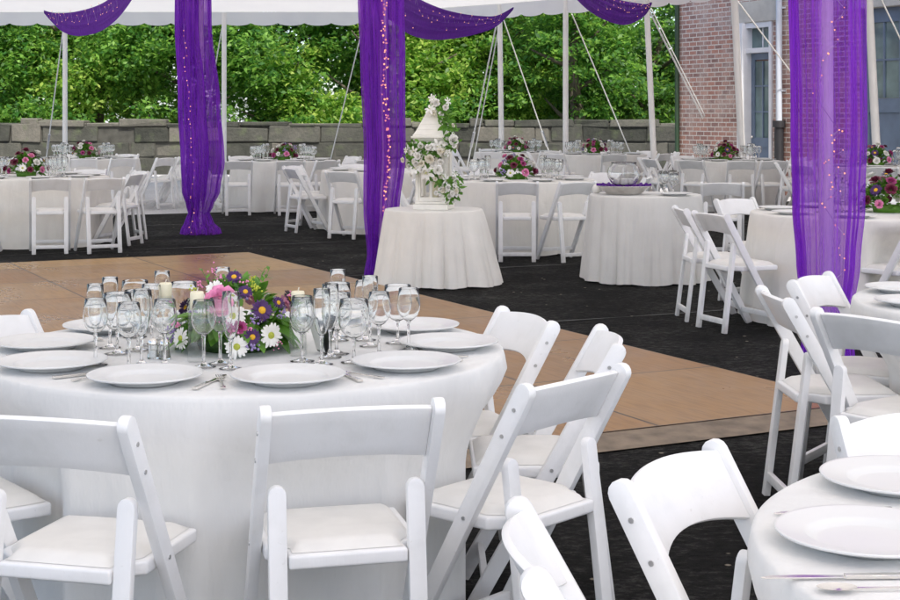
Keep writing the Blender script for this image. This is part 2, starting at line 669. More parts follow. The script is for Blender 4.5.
# ------------------------------------------------------------------ setting
def build_ground():
    m = MB()
    m.grid(lambda u, v: (-300 + 600 * u, -80 + 600 * v, -0.008), 8, 8)
    tag(m.build('ground', MAT['gravel']), kind='structure')
    m = MB()
    # black cloth: from far back edge, cut short nearby so pale gravel bounces light
    q = [tw(9.3, 11), tw(9.3, -12), tw(-11.2, -12), tw(-11.2, 11)]
    m.add([(p.x, p.y, -0.002) for p in q], [(0, 1, 2, 3)])
    tag(m.build('ground_cloth', MAT['ground_cloth']), kind='structure')
    m = MB()
    for k in range(-3, 3):
        a = 0.15 + k * 3.45
        n = 60
        w = 0.014
        def fn(u, v, a=a):
            b = -14 + 27 * u
            p = tw(a + 0.03 * math.sin(b * 1.7 + a) + (v - 0.5) * 2 * w * (0.7 + 0.6 * math.sin(b * 5 + a * 3)), b)
            return (p.x, p.y, 0.003)
        m.grid(fn, n, 1)
    tag(m.build('carpet_seam', MAT['seam_tape']), kind='structure')
    # wooden dance floor
    R0 = Vector((2.05, 7.45, 0))
    o = MB()
    L, Wd, h = 9.19, 12.2, 0.03
    o.box((L / 2, Wd / 2, h / 2), (L, Wd, h))
    f = o.build('dance_floor', MAT['floor_wood'], bevel=0.003)
    f.location = R0
    f.rotation_euler = (0, 0, YAW_U)
    tag(f, kind='structure')
    e = MB()
    for (x0, y0, x1, y1, nx, ny) in ((0, -0.005, 0, Wd, -1, 0), (0, 0, L, 0, 0, -1), (L, 0, L, Wd, 1, 0)):
        w = 0.24 if nx == -1 else 0.05
        a = [(x0, y0, h - 0.004), (x1, y1, h - 0.004), (x1 + nx * w, y1 + ny * w, 0.005), (x0 + nx * w, y0 + ny * w, 0.005)]
        e.add(a, [(0, 1, 2, 3)])
    eo = e.build('dance_floor_edge', MAT['floor_edge'])
    eo.location = R0
    eo.rotation_euler = (0, 0, YAW_U)
    tag(eo, kind='structure')


build_ground()


def build_wall():
    m = MB()
    m.mi = 1
    Yw = 37.0
    m.box((-2, Yw + 0.25, 0.62), (44, 0.42, 1.24))
    m.mi = 0
    r = random.Random(3)
    z = -0.02
    for row, h in enumerate((0.44, 0.38, 0.40)):
        x = -24.0 + r.random() * 0.4
        while x < 9.2:
            w = r.uniform(0.35, 1.6)
            d = 0.5 + r.uniform(-0.05, 0.05)
            zz = h - 0.018
            top = zz + (r.uniform(-0.06, 0.08) if row == 2 else r.uniform(-.02, .0))
            m.box((x + w / 2, Yw + 0.25 + r.uniform(-0.025, 0.02), z + top / 2), (w - 0.02, d, top))
            x += w
        z += h
    x = -24
    while x < 9.2:      # rough coping stones
        w = r.uniform(0.3, 1.5)
        h = r.uniform(0.05, 0.25)
        m.box((x + w / 2, Yw + 0.25, 1.15 + h / 2 + r.uniform(0, 0.03)), (w - 0.02, 0.56 + r.uniform(-.04, .04), h))
        x += w
    m.v = [(x + r.uniform(-.03, .03), y + r.uniform(-.03, .03), z + r.uniform(-.022, .022)) for x, y, z in m.v]
    o = m.build('stone_wall', [MAT['stone'], MAT['mortar']], bevel=0.025, seg=1)
    tag(o, 'long low grey stone block wall in front of the trees', 'wall')


build_wall()


# ------------------------------------------------------------------ trees
def leaf_cloud(name, mat, parent, blobs, n, size, seed, flat=0.5):
    """many small kite-shaped leaves gathered in sprays through the crown volume"""
    g = np.random.default_rng(seed)
    pts = []
    tot = sum(b[3] ** 2 for b in blobs)
    for (x, y, z, r) in blobs:
        k = max(20, int(n * r * r / tot))
        nc = max(4, k // 30)
        d = g.normal(size=(nc, 3))
        d /= np.linalg.norm(d, axis=1)[:, None]
        rr = r * (0.55 + 0.45 * g.random(nc)) ** 0.6
        c = d * rr[:, None] * np.array([1, 1, 0.85]) + np.array([x, y, z])
        idx = g.integers(0, nc, k)
        p = c[idx] + g.normal(size=(k, 3)) * np.array([0.24, 0.24, 0.10]) * (0.6 + r * 0.25)
        pts.append(p)
    P = np.concatenate(pts)
    k = len(P)
    nrm = g.normal(size=(k, 3))
    nrm[:, 2] = np.abs(nrm[:, 2]) * 0.9 + flat
    nrm[:, 1] -= 0.4
    nrm /= np.linalg.norm(nrm, axis=1)[:, None]
    t = g.normal(size=(k, 3))
    t -= (t * nrm).sum(1)[:, None] * nrm
    t /= np.linalg.norm(t, axis=1)[:, None]
    b = np.cross(nrm, t)
    s = size * (0.6 + 0.8 * g.random(k))[:, None]
    v0 = P - t * s
    v1 = P + b * s * 0.48 - t * s * 0.1 + nrm * s * 0.12
    v2 = P + t * s
    v3 = P - b * s * 0.48 - t * s * 0.1 + nrm * s * 0.12
    V = np.stack([v0, v1, v2, v3], 1).reshape(-1, 3)
    me = bpy.data.meshes.new(name)
    me.vertices.add(4 * k)
    me.vertices.foreach_set('co', V.astype(np.float32).ravel())
    me.loops.add(4 * k)
    me.loops.foreach_set('vertex_index', np.arange(4 * k, dtype=np.int32))
    me.polygons.add(k)
    me.polygons.foreach_set('loop_start', np.arange(0, 4 * k, 4, dtype=np.int32))
    me.polygons.foreach_set('loop_total', np.full(k, 4, dtype=np.int32))
    me.materials.append(mat)
    me.update(calc_edges=True)
    o = bpy.data.objects.new(name, me)
    COL.objects.link(o)
    if parent is not None:
        o.parent = parent
    return o


def build_tree(px, Y, label, mat, seed, wide=2.7, n=27000, trunk_r=0.16, h=5.0, low=1.0):
    r = random.Random(seed)
    X = (px - 450) * Y / FPX
    t = thing('broadleaf_tree', label, 'tree', (X, Y, -0.01))
    m = MB()
    path = [(0, 0, 0), (0.05, 0.02, h * .2), (r.uniform(-.2, .2), .1, h * .45), (r.uniform(-.3, .3), .1, h * .8)]
    m.tube(path, [trunk_r * 1.25, trunk_r, trunk_r * .75, trunk_r * .3], 12)
    for k in range(7):
        z0 = h * (0.2 + 0.08 * k)
        a = k * 2.4 + seed
        ln = wide * r.uniform(.5, .9)
        m.tube([(0, .05, z0), (math.cos(a) * ln * .5, math.sin(a) * ln * .5, z0 + .3),
                (math.cos(a) * ln, math.sin(a) * ln, z0 + .5 + r.random() * .6)], [trunk_r * .45, trunk_r * .3, .015], 6)
    m.build('trunk', MAT['bark'], t, smooth='all')
    blobs = []
    for k in range(26):
        a = r.uniform(0, 2 * PI)
        q = r.random() ** .6 * wide
        z = r.uniform(low, h)
        if z > h * .6:
            q *= 1.2 - (z / h) * .55
        blobs.append((math.cos(a) * q, math.sin(a) * q * .75, z, r.uniform(.55, 1.15)))
    leaf_cloud('crown', MAT[mat], t, blobs, n, 0.078, seed)
    return t


TREES = [
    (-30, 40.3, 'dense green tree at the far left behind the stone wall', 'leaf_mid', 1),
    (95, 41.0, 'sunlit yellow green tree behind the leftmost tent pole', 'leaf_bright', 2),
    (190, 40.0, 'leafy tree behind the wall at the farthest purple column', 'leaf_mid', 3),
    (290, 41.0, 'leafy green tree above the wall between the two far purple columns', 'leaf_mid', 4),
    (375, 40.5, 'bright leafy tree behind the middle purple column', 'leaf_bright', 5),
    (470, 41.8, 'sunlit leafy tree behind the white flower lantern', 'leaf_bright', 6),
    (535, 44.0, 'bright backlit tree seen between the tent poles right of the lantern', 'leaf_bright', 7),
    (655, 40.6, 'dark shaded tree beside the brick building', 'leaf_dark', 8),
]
for (px, Y, lab, mt, sd) in TREES:
    build_tree(px, Y, lab, mt, sd)
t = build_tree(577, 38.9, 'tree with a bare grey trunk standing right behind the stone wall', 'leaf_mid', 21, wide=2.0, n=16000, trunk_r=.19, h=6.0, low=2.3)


def build_woods():
    r = random.Random(55)
    blobs = []
    for k in range(150):
        blobs.append((r.uniform(-27, 16), r.uniform(45, 49), r.uniform(.2, 4.4), r.uniform(.9, 1.7)))
    o = leaf_cloud('woodland', MAT['leaf_mid'], None, blobs, 60000, .13, 99)
    tag(o, 'deep green woodland filling the gaps behind the nearer trees', 'woods', kind='stuff')
    blobs = []
    for k in range(110):
        blobs.append((r.uniform(-17, 9), r.uniform(37.9, 38.5), r.uniform(.3, 1.75), r.uniform(.3, .55)))
    o = leaf_cloud('undergrowth', MAT['leaf_mid'], None, blobs, 15000, .07, 98)
    tag(o, 'low leafy undergrowth along the back of the stone wall', 'undergrowth', kind='stuff')


build_woods()


# ------------------------------------------------------------------ brick building
def build_building():
    o0 = Vector((4.58, 30.0, 0))
    dirx = -U
    yaw = math.atan2(dirx.y, dirx.x)
    b = thing('brick_building', 'old red brick building with blue doors at the right', 'building', o0, yaw)
    # local: x along the facade to the right, -y toward the camera side (facade at y=0), z up
    H, D = 7.0, 6.0
    m = MB()
    wx0, wx1 = 2.02, 2.92          # door opening
    gx0, gx1 = 5.15, 9.2           # garage opening
    dz, gz = 3.18, 3.25
    th = 0.35
    def blk(x0, x1, z0, z1):
        m.box(((x0 + x1) / 2, th / 2, (z0 + z1) / 2), (x1 - x0, th, z1 - z0))
    blk(0, wx0, 0, H)
    blk(wx0, wx1, dz + .40, H)
    blk(wx1, gx0, 0, H)
    blk(gx0, gx1, gz + .4, H)
    blk(gx1, 16, 0, H)
    m.box((th / 2, (D + th) / 2 + .002, H / 2), (th, D - .01, H))
    m.box((8, D, H / 2), (15.2, .3, H))
    m.build('brick_wall', MAT['brick'], b)
    m = MB()
    m.box((8, D / 2, H + .12), (16.6, D + .7, .24))
    m.build('roof', MAT['limestone'], b, bevel=.02)
    m = MB()
    m.box(((wx0 + wx1) / 2 - .02, th / 2 - .03, dz + .2), (wx1 - wx0 + .5, th + .06, .395))
    m.build('door_lintel', MAT['limestone'], b, bevel=.012)
    m = MB()
    m.box(((gx0 + gx1) / 2, th / 2 - .03, gz + .2), (gx1 - gx0 + .4, th + .06, .395))
    m.build('garage_lintel', MAT['limestone'], b, bevel=.012)
    # door: white casing, transom, blue leaf with six panes
    fr = MB()
    w = wx1 - wx0
    fr.box((wx0 + .07, .02, dz / 2), (.16, .28, dz))
    fr.box((wx1 - .04, .06, dz / 2), (.08, .20, dz))
    fr.box((wx0 + w / 2 + .03, .06, dz - .05), (w - .22, .18, .10))
    fr.box((wx0 + w / 2 + .03, .06, 2.66), (w - .22, .18, .09))
    fo = fr.build('door_frame', MAT['door_white'], b, bevel=.006)
    lf = MB()
    x0, x1 = wx0 + .145, wx1 - .085
    lw = x1 - x0
    lf.box((x0 + .05, .12, 1.31), (.10, .05, 2.60))
    lf.box((x1 - .05, .12, 1.31), (.10, .05, 2.60))
    for z, hh in ((.16, .3), (.95, .18), (2.55, .12)):
        lf.box(((x0 + x1) / 2, .12, z), (lw - .2, .05, hh))
    lf.box(((x0 + x1) / 2, .12, 1.75), (.03, .05, 1.42))
    for z in (1.52, 2.0):
        lf.box(((x0 + x1) / 2, .12, z), (lw - .202, .048, .03))
    lf.box(((x0 + x1) / 2, .135, .58), (lw - .2, .02, .56))
    lo = lf.build('door', MAT['door_blue'], b, bevel=.005)
    pn = MB()
    pn.box(((x0 + x1) / 2, .125, 1.75), (lw - .202, .012, 1.43))
    pn.build('pane', MAT['pane_dark'], lo)
    k = MB()
    k.ball((x0 + .06, .07, 1.05), .03)
    k.build('door_knob', MAT['silver'], lo, smooth=True)
    tr = MB()
    tr.box(((x0 + x1) / 2, .12, 2.90), (.03, .04, .36))
    to = tr.build('transom', MAT['door_white'], b)
    pn = MB()
    pn.box(((x0 + x1) / 2, .125, 2.9), (lw + .02, .012, .385))
    pn.build('pane', MAT['pane_dark'], to)
    # downpipe
    p = MB()
    p.tube([(3.20, -.09, 1.32), (3.20, -.09, H)], .058, 14)
    for z in (1.9, 3.4, 5):
        p.box((3.20, -.045, z), (.15, .09, .03))
    p.build('downpipe', MAT['pipe_paint'], b, smooth=True)
    p = MB()
    p.tube([(3.20, -.09, 0.0), (3.20, -.09, 1.32)], .085, 14)
    p.tube([(3.20, -.09, 1.24), (3.20, -.09, 1.36)], .115, 14)
    p.build('pipe_boot', MAT['iron'], b, smooth=True)
    p = MB()
    p.tube([(.02, -.06, 0), (.02, -.06, H)], .045, 10)
    p.build('corner_pipe', MAT['pipe_green'], b, smooth=True)
    # pair of blue garage doors with glazed tops
    for i in range(4):
        a0 = gx0 + i * (gx1 - gx0) / 4 + .01
        a1 = gx0 + (i + 1) * (gx1 - gx0) / 4 - .01
        g = MB()
        wd = a1 - a0
        g.box((a0 + .07, .13, gz / 2), (.14, .06, gz))
        g.box((a1 - .07, .13, gz / 2), (.14, .06, gz))
        for z, hh in ((.15, .3), (1.62, .24), (gz - .12, .24)):
            g.box(((a0 + a1) / 2, .13, z), (wd - .28, .06, hh))
        g.box(((a0 + a1) / 2, .145, .92), (wd - .28, .02, 1.16))
        g.box(((a0 + a1) / 2, .13, 2.38), (.035, .05, 1.26))
        for z in (2.38,):
            g.box(((a0 + a1) / 2, .13, z), (wd - .282, .048, .035))
        go = g.build('garage_door', MAT['door_blue'], b, bevel=.006)
        pn = MB()
        pn.box(((a0 + a1) / 2, .137, 2.38), (wd - .285, .012, 1.27))
        pn.build('pane', MAT['pane_dark'], go)


build_building()

# ------------------------------------------------------------------ tent
EAVE_Z = 3.43          # bottom of the valance
EAVE_T = EAVE_Z + 0.30
EAVE = [Vector(p) for p in ((-16.5, 33.4, 0), (-8.47, 33, 0), (-4.97, 33, 0), (-1.43, 33, 0), (1.02, 30.55, 0), (2.25, 29.2, 0),
        (3.65, 27.6, 0), (4.85, 25.4, 0), (6.30, 22.5, 0), (9.0, 17.2, 0), (11.7, 11.9, 0))]
EAVE += [tw(-14.7, 9.1), tw(-14.7, -9.3), tw(-8, -9.3), tw(-2.5, -9.3), tw(3, -9.3), tw(8.5, -9.3), tw(14, -9.3)]


GABLE = 11       # the front end is open


def build_tent():
    tent = thing('party_tent', 'large white canvas tent with scalloped valance over all the tables', 'tent', tw(0, 0))
    inv = Vector(tent.location)
    RZ = 6.6
    def ridge(p):
        a = (p - C0).dot(U)
        q = tw(max(-14.7, min(8.2, a)), 0, RZ)
        return q
    m = MB()
    n = len(EAVE)
    for i in range(n):
        if i == GABLE:
            continue
        p, q = EAVE[i], EAVE[(i + 1) % n]
        rp, rq = ridge(p), ridge(q)
        ns = 10
        def fn(u, v, p=p, q=q, rp=rp, rq=rq):
            e = p.lerp(q, u)
            e = Vector((e.x, e.y, EAVE_T))
            r = rp.lerp(rq, u)
            k = e.lerp(r, v)
            k.z -= 0.28 * math.sin(PI * v) * (0.6 + .4 * math.sin(PI * u)) * (1 if v < 1 else 0)
            return k - inv
        m.grid(fn, 6, ns)
    m.build('canopy', MAT['canvas'], tent, smooth='all')
    # scalloped valance
    m = MB()
    for i in range(n):
        if i == GABLE:
            continue
        p, q = EAVE[i], EAVE[(i + 1) % n]
        L = (q - p).length
        k = max(1, round(L / .62))
        def fn(u, v, p=p, q=q, k=k):
            e = p.lerp(q, u)
            s = abs(math.sin(PI * u * k))
            drop = .245 + .055 * s ** .55
            wv = .012 * math.sin(u * k * PI * 2 + i) * v
            d = (q - p).normalized()
            nn = Vector((d.y, -d.x, 0))
            return Vector((e.x, e.y, EAVE_T - .002 - drop * v)) + nn * (.01 + wv) - inv
        m.grid(fn, k * 8, 3)
    m.build('valance', MAT['canvas'], tent, smooth='all')
    # side poles
    tops = {}
    for (i, dx, dy) in ((1, .0, 0), (2, 0, 0), (3, 0, 0), (4, .06, -.1), (5, .0, 0), (6, .22, .0), (7, .25, .1), (8, .22, -.05), (9, .2, 0), (10, 0, 0), (11, 0, 0), (12, 0, 0), (14, 0, 0), (16, 0, 0)):
        e = EAVE[i]
        p = MB()
        r = .062 if i in (7, 8) else .055
        p.tube([Vector((e.x + dx * .6, e.y + dy, 0)) - inv, Vector((e.x - dx * .2, e.y, EAVE_T - .02)) - inv], [r, r * .96], 14)
        p.build('side_pole', MAT['white_metal'], tent, smooth=True)
    # centre poles inside the purple columns
    for a in (-11, -5.55, 0, 5.45):
        p = MB()
        p.tube([tw(a, .35 if a == -5.55 else 0, 0) - inv, tw(a, .35 if a == -5.55 else 0, 6.5) - inv], .042, 14)
        p.build('centre_pole', MAT['white_metal'], tent, smooth=True)
    # guy ropes: from the eave to stakes outside
    def rope(px0, py0, Y0, px1, py1, Y1, rr=.013, ratchet=None):
        a, b = at(px0, py0, Y0), at(px1, py1, Y1)
        k = MB()
        k.tube([a - inv, b - inv], rr, 6)
        ro = k.build('guy_rope', MAT['rope'], tent, smooth=True)
        if ratchet:
            c = a.lerp(b, ratchet)
            d = a.lerp(b, min(1, ratchet + .10))
            k = MB()
            k.tube([c - inv, d - inv], .03, 8)
            k.build('ratchet', MAT['steel'], ro, smooth=True)
    rope(63, 30, 33, 44, 176, 35.6, .014, .70)
    rope(222, 28, 33, 196, 176, 35.6, .014)
    rope(362, 30, 33.0, 326, 178, 35.4, .014)
    rope(497, 21, 30.6, 466, 172, 33.6, .016, .72)
    rope(500, 21, 30.6, 471, 172, 33.6, .012)
    rope(503, 18, 30.6, 556, 172, 33.2, .014, .72)
    rope(572, 14, 29.2, 636, 166, 32.6, .014)
    rope(648, 8, 27.6, 724, 160, 30.0, .018, .82)
    rope(651, 8, 27.6, 722, 150, 29.8, .012)
    rope(733, -5, 25.4, 812, 100, 27.4, .013)
    rope(868, -28, 22.6, 925, 90, 24.2, .014)
    return tent


build_tent()


# ------------------------------------------------------------------ purple drapes
COL_B = {-5.55: .35, 5.45: -.06}


def build_column(a, label, prof, seed, light_label, lights):
    foot = tw(a, COL_B.get(a, 0), 0)
    """prof: list of (z, half width, x shift)"""
    r = random.Random(seed)
    zs = [p[0] for p in prof]
    def interp(z):
        for i in range(len(prof) - 1):
            if prof[i][0] <= z <= prof[i + 1][0]:
                k = (z - prof[i][0]) / (prof[i + 1][0] - prof[i][0])
                k = k * k * (3 - 2 * k)
                return [prof[i][j] + (prof[i + 1][j] - prof[i][j]) * k for j in (1, 2)]
        return list(prof[-1][1:])
    t = thing('purple_drape', label, 'drape', foot)
    ph = [r.uniform(0, 6.28) for _ in range(6)]
    def fn(u, v):
        z = zs[0] + (zs[-1] - zs[0]) * v
        hw, sx = interp(z)
        th = 2 * PI * u
        tight = max(0, min(1, (0.30 - hw) / .2))
        k = 1 + .04 * math.sin(3 * th + ph[0] + z * .3) + .035 * math.sin(7 * th + ph[1] - z * .25) \
            + (.035 + .10 * tight) * math.sin(13 * th + ph[2] + z * .2) + (.02 + .06 * tight) * math.sin(23 * th + ph[3])
        k += .03 * math.sin(z * 4 + th * 2 + ph[4]) * (1 if z < .9 else .4)
        return Vector((sx + math.cos(th) * hw * k, math.sin(th) * hw * k * .9, z))
    m = MB()
    m.grid(fn, 150, 90, cu=True)
    m.build('tulle_tube', MAT['tulle_sheer' if a < -5 else 'tulle'], t, smooth='all')
    # inner gathered layer, narrower
    def fn2(u, v):
        p = fn(u, v)
        hw, sx = interp(p.z)
        th = 2 * PI * u
        q = .62 + .12 * math.sin(5 * th + ph[5] + p.z * .5) + .10 * math.sin(11 * th + ph[1])
        return Vector((sx * 1.0 - hw * .22 + (p.x - sx) * q * .72, (p.y) * q + hw * .2, p.z))
    m = MB()
    m.grid(fn2, 110, 60, cu=True)
    if a > -5:
        m.build('inner_tulle', MAT['tulle'], t, smooth='all')
    # fairy lights
    s = thing('fairy_lights', light_label, 'string lights', foot)
    pts = []
    for (x, y, z) in lights:
        hw, sx = interp(z)
        pts.append(Vector((sx + x * hw, -math.sqrt(max(0.05, 1 - x * x)) * hw * y, z)))
    w = MB()
    w.tube(pts, .0016, 4)
    w.build('wire', MAT['wire_pale'], s)
    bm0 = MB()
    bm0.ball((0, 0, 0), .006, 6, 4)
    me = None
    for i, p in enumerate(pts[:100]):
        if me is None:
            bo = bm0.build('bulb', MAT['bulb_glow'], s)
            me = bo.data
        else:
            bo = bpy.data.objects.new('bulb', me)
            COL.objects.link(bo)
            bo.parent = s
        bo.location = p + Vector((r.uniform(-.012, .012), -.006, r.uniform(-.01, .01)))
        k = r.uniform(.7, 1.25) * (1.3 if a == 0 else 1.0 if a > 0 else .66)
        bo.scale = (k, k, k)
    return t


def string_path(r, n, z0, z1, x0, wob):
    out = []
    x = x0
    for i in range(n):
        z = z0 + (z1 - z0) * i / (n - 1) + r.uniform(-.03, .03)
        x = max(-.8, min(.8, x + r.uniform(-wob, wob)))
        x += (x0 - x) * .25
        out.append((x, r.uniform(.75, 1.02), z))
    return out


rr = random.Random(12)
build_column(5.45, 'gathered purple tulle drape tied near the floor, farthest of the three columns',
             [(0.0, .235, .05), (.05, .225, .05), (.13, .165, .03), (.26, .115, .03), (.34, .150, .04), (.52, .215, .05), (.9, .245, .07), (1.6, .24, .03), (2.6, .205, -.04), (5.7, .17, 0)],
             1, 'fairy lights glowing inside the farthest purple column', string_path(rr, 34, .03, 2.6, -.35, .12))
build_column(0, 'purple tulle drape with a dense run of lights beside the white lantern, middle column',
             [(0.0, .10, -.05), (.2, .085, -.04), (.6, .135, -.01), (1.1, .165, .02), (1.9, .178, .0), (2.6, .185, -.02), (5.7, .17, 0)],
             2, 'dense fairy lights running down the middle purple column',
             string_path(rr, 50, .55, 2.55, .15, .10) + string_path(rr, 50, 2.5, .5, .25, .15))
build_column(-5.55, 'wide sheer purple tulle drape hiding a white pole, nearest of the three columns',
             [(0.0, .14, 0), (.25, .125, 0), (.6, .165, .0), (.95, .186, .0), (1.4, .200, .0), (2.2, .205, -.01), (5.7, .17, 0)],
             3, 'sparse fairy lights inside the nearest purple column',
             string_path(rr, 12, 2.12, 1.6, .1, .45) + string_path(rr, 22, 1.40, .95, -.1, .45) + string_path(rr, 12, .8, .3, .1, .4))


def build_swag(label, rows, light_label, seed):
    r = random.Random(seed)
    up = [at(px, yu, Y) for (px, yl, yu, Y) in rows]
    lo = [at(px, yl, Y - .25) for (px, yl, yu, Y) in rows]
    def sp(P, t):
        n = len(P) - 1
        x = min(n - 1e-6, t * n)
        i = int(x)
        f = x - i
        p0, p1, p2, p3 = P[max(0, i - 1)], P[i], P[i + 1], P[min(n, i + 2)]
        return 0.5 * ((2 * p1) + (p2 - p0) * f + (2 * p0 - 5 * p1 + 4 * p2 - p3) * f * f + (3 * p1 - p0 - 3 * p2 + p3) * f ** 3)
    ph = [r.uniform(0, 6) for _ in range(4)]
    def fn(u, v):
        a, b = sp(up, u), sp(lo, u)
        k = a.lerp(b, v)
        w = (a - b).length
        pl = math.sin(v * 26 + ph[0] + u * 3) * .05 + math.sin(v * 47 + ph[1] - u * 4) * .025
        k += Vector((0.2, -1, .15)) * (pl * min(1, w * 1.5) + .22 * math.sin(PI * v) * min(1, w))
        return k
    base = sp(up, 0.0)
    base = Vector((base.x, base.y, base.z))
    t = thing('purple_swag', label, 'drape', base)
    m = MB()
    m.grid(lambda u, v: fn(u, v) - base, 90, 48)
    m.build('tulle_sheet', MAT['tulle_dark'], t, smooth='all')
    s = thing('fairy_lights', light_label, 'string lights', base)
    pts = []
    for i in range(34):
        u = .10 + .6 * i / 33
        pts.append(fn(u, .35 + .3 * math.sin(i * 2.3) + r.uniform(-.2, .2)) + Vector((0, -.06, 0)) - base)
    w = MB()
    w.tube(pts, .0016, 4)
    w.build('wire', MAT['wire_pale'], s)
    b0 = MB()
    b0.ball((0, 0, 0), .0055, 6, 4)
    me = None
    for p in pts:
        if me is None:
            o = b0.build('bulb', MAT['bulb_glow'], s)
            me = o.data
        else:
            o = bpy.data.objects.new('bulb', me)
            COL.objects.link(o)
            o.parent = s
        o.location = p + Vector((0, -.03, 0))


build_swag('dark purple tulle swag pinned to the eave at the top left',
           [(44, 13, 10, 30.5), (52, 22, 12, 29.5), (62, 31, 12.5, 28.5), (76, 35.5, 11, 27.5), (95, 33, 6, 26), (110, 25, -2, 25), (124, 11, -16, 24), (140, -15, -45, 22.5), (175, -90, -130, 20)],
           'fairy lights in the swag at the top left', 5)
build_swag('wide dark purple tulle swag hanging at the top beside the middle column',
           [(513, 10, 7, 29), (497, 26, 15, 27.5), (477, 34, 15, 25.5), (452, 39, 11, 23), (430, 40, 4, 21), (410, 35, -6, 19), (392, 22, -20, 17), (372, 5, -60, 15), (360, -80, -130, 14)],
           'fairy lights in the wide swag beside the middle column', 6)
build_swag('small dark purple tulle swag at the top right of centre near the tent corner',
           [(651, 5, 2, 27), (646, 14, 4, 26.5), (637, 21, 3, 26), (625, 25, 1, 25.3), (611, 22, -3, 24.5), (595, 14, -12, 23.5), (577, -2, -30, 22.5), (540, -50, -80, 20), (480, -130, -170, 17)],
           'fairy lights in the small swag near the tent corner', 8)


# ------------------------------------------------------------------ folding chair
def post_poly(w, L, n=7, r0=True):
    """strip of width w from s=0 to s=L with a rounded far end"""
    h = w / 2
    pts = [(-h, 0), (h, 0)]
    for i in range(n + 1):
        a = PI * i / n
        pts.append((h * math.cos(a), L - h + h * math.sin(a)))
    return pts


def make_chair(screws=False):
    t = thing('folding_chair', 'x', 'chair')
    wp = MAT['white_paint']
    foot = Vector((0, .215, 0))
    top = Vector((0, -.235, .80))
    d = (top - foot)
    L = d.length
    d.normalize()
    nn = Vector((0, d.z, -d.y))                # in-plane normal
    for s in (-1, 1):
        m = MB()
        m.prism(post_poly(.050, L), .188, .215, lambda a, b, h: foot + d * b + nn * a + Vector((s * h, 0, 0)))
        # cut the foot flat on the floor
        m.v = [(x, y, max(z, 0.0)) for (x, y, z) in m.v]
        o = m.build('front_leg', wp, t, smooth=True, bevel=.005, seg=2)
        for z in ((.665, .735, .44) if screws else ()):
            b = MB()
            y = foot.y + (top.y - foot.y) * z / .8
            b.tube([(s * .2145, y, z), (s * .2175, y, z)], .0055, 8)
            b.build('screw', MAT['steel'], o)
        # rear leg: flat plank with rounded head, behind the seat rail
        ft, tp = Vector((0, -.215, 0)), Vector((0, -.140, .600))
        e = (tp - ft)
        l2 = e.length
        e.normalize()
        m = MB()
        m.prism(post_poly(.043, l2), -.012, .012, lambda a, b, h: ft + e * b + Vector((s * .1645 + a, 0, 0)) + Vector((0, h, 0)))
        m.build('rear_leg', wp, t, smooth=True, bevel=.004, seg=2)
    # seat frame: rails with bevelled edges
    m = MB()
    seat = [(-.140, -.180), (.140, -.180), (.140, -.125), (.186, -.085), (.186, .192), (-.186, .192), (-.186, -.085), (-.140, -.125)]
    m.prism(seat, .411, .445, lambda a, b, h: Vector((a, b, h)))
    m.build('seat_frame', wp, t, smooth=True, bevel=.008, seg=3)
    # puffed vinyl cushion
    m = MB()
    def cf(u, v):
        hw = .338 - .076 * max(0, min(1, (.26 - v) / .14))
        x, y = (u - .5) * hw, (v - .5) * .345 + .010
        ex, ey = min(u, 1 - u) * .338, min(v, 1 - v) * .34
        k = min(1, ex / .03) ** .5 * min(1, ey / .03) ** .5
        puff = .006 * math.sin(PI * u) * math.sin(PI * v)
        return (x, y, .446 + .020 * k + puff)
    m.grid(cf, 22, 22)
    m.build('seat_cushion', MAT['cushion'], t, smooth='all')
    # curved back panel with arched edges
    m = MB()
    nx = 16
    def bp(u, v, side):
        x = (u - .5) * .376
        q = 1 - (2 * u - 1) ** 2
        s0 = .655 + .020 * q
        s1 = .782 + .012 * q
        z = s0 + (s1 - s0) * v
        y = foot.y + (top.y - foot.y) * z / .8
        return Vector((x, y - .034 * q + .008, z)) + nn * (side * .0075)
    vs, fs = [], []
    nz = 4
    for side in (-1, 1):
        for j in range(nz + 1):
            for i in range(nx + 1):
                vs.append(bp(i / nx, j / nz, side))
    S = (nx + 1) * (nz + 1)
    idx = lambda s, i, j: s * S + j * (nx + 1) + i
    for j in range(nz):
        for i in range(nx):
            fs.append((idx(0, i, j), idx(0, i, j + 1), idx(0, i + 1, j + 1), idx(0, i + 1, j)))
            fs.append((idx(1, i, j), idx(1, i + 1, j), idx(1, i + 1, j + 1), idx(1, i, j + 1)))
    for i in range(nx):
        fs.append((idx(0, i, 0), idx(0, i + 1, 0), idx(1, i + 1, 0), idx(1, i, 0)))
        fs.append((idx(0, i, nz), idx(1, i, nz), idx(1, i + 1, nz), idx(0, i + 1, nz)))
    for j in range(nz):
        fs.append((idx(0, 0, j), idx(1, 0, j), idx(1, 0, j + 1), idx(0, 0, j + 1)))
        fs.append((idx(0, nx, j), idx(0, nx, j + 1), idx(1, nx, j + 1), idx(1, nx, j)))
    m.add(vs, fs)
    m.build('backrest', wp, t, smooth=True, bevel=.004, seg=2)
    for (y, z, w) in ((-.206, .075, .292), (foot.y + (top.y - foot.y) * .105 / .8, .105, .376)):
        m = MB()
        m.box((0, y, z), (w, .020, .036))
        m.build('stretcher', wp, t, smooth=True, bevel=.004, seg=2)
    return t


CHAIR = make_chair()
CHAIR_SCREWED = make_chair(True)
CHAIR_N = [0]


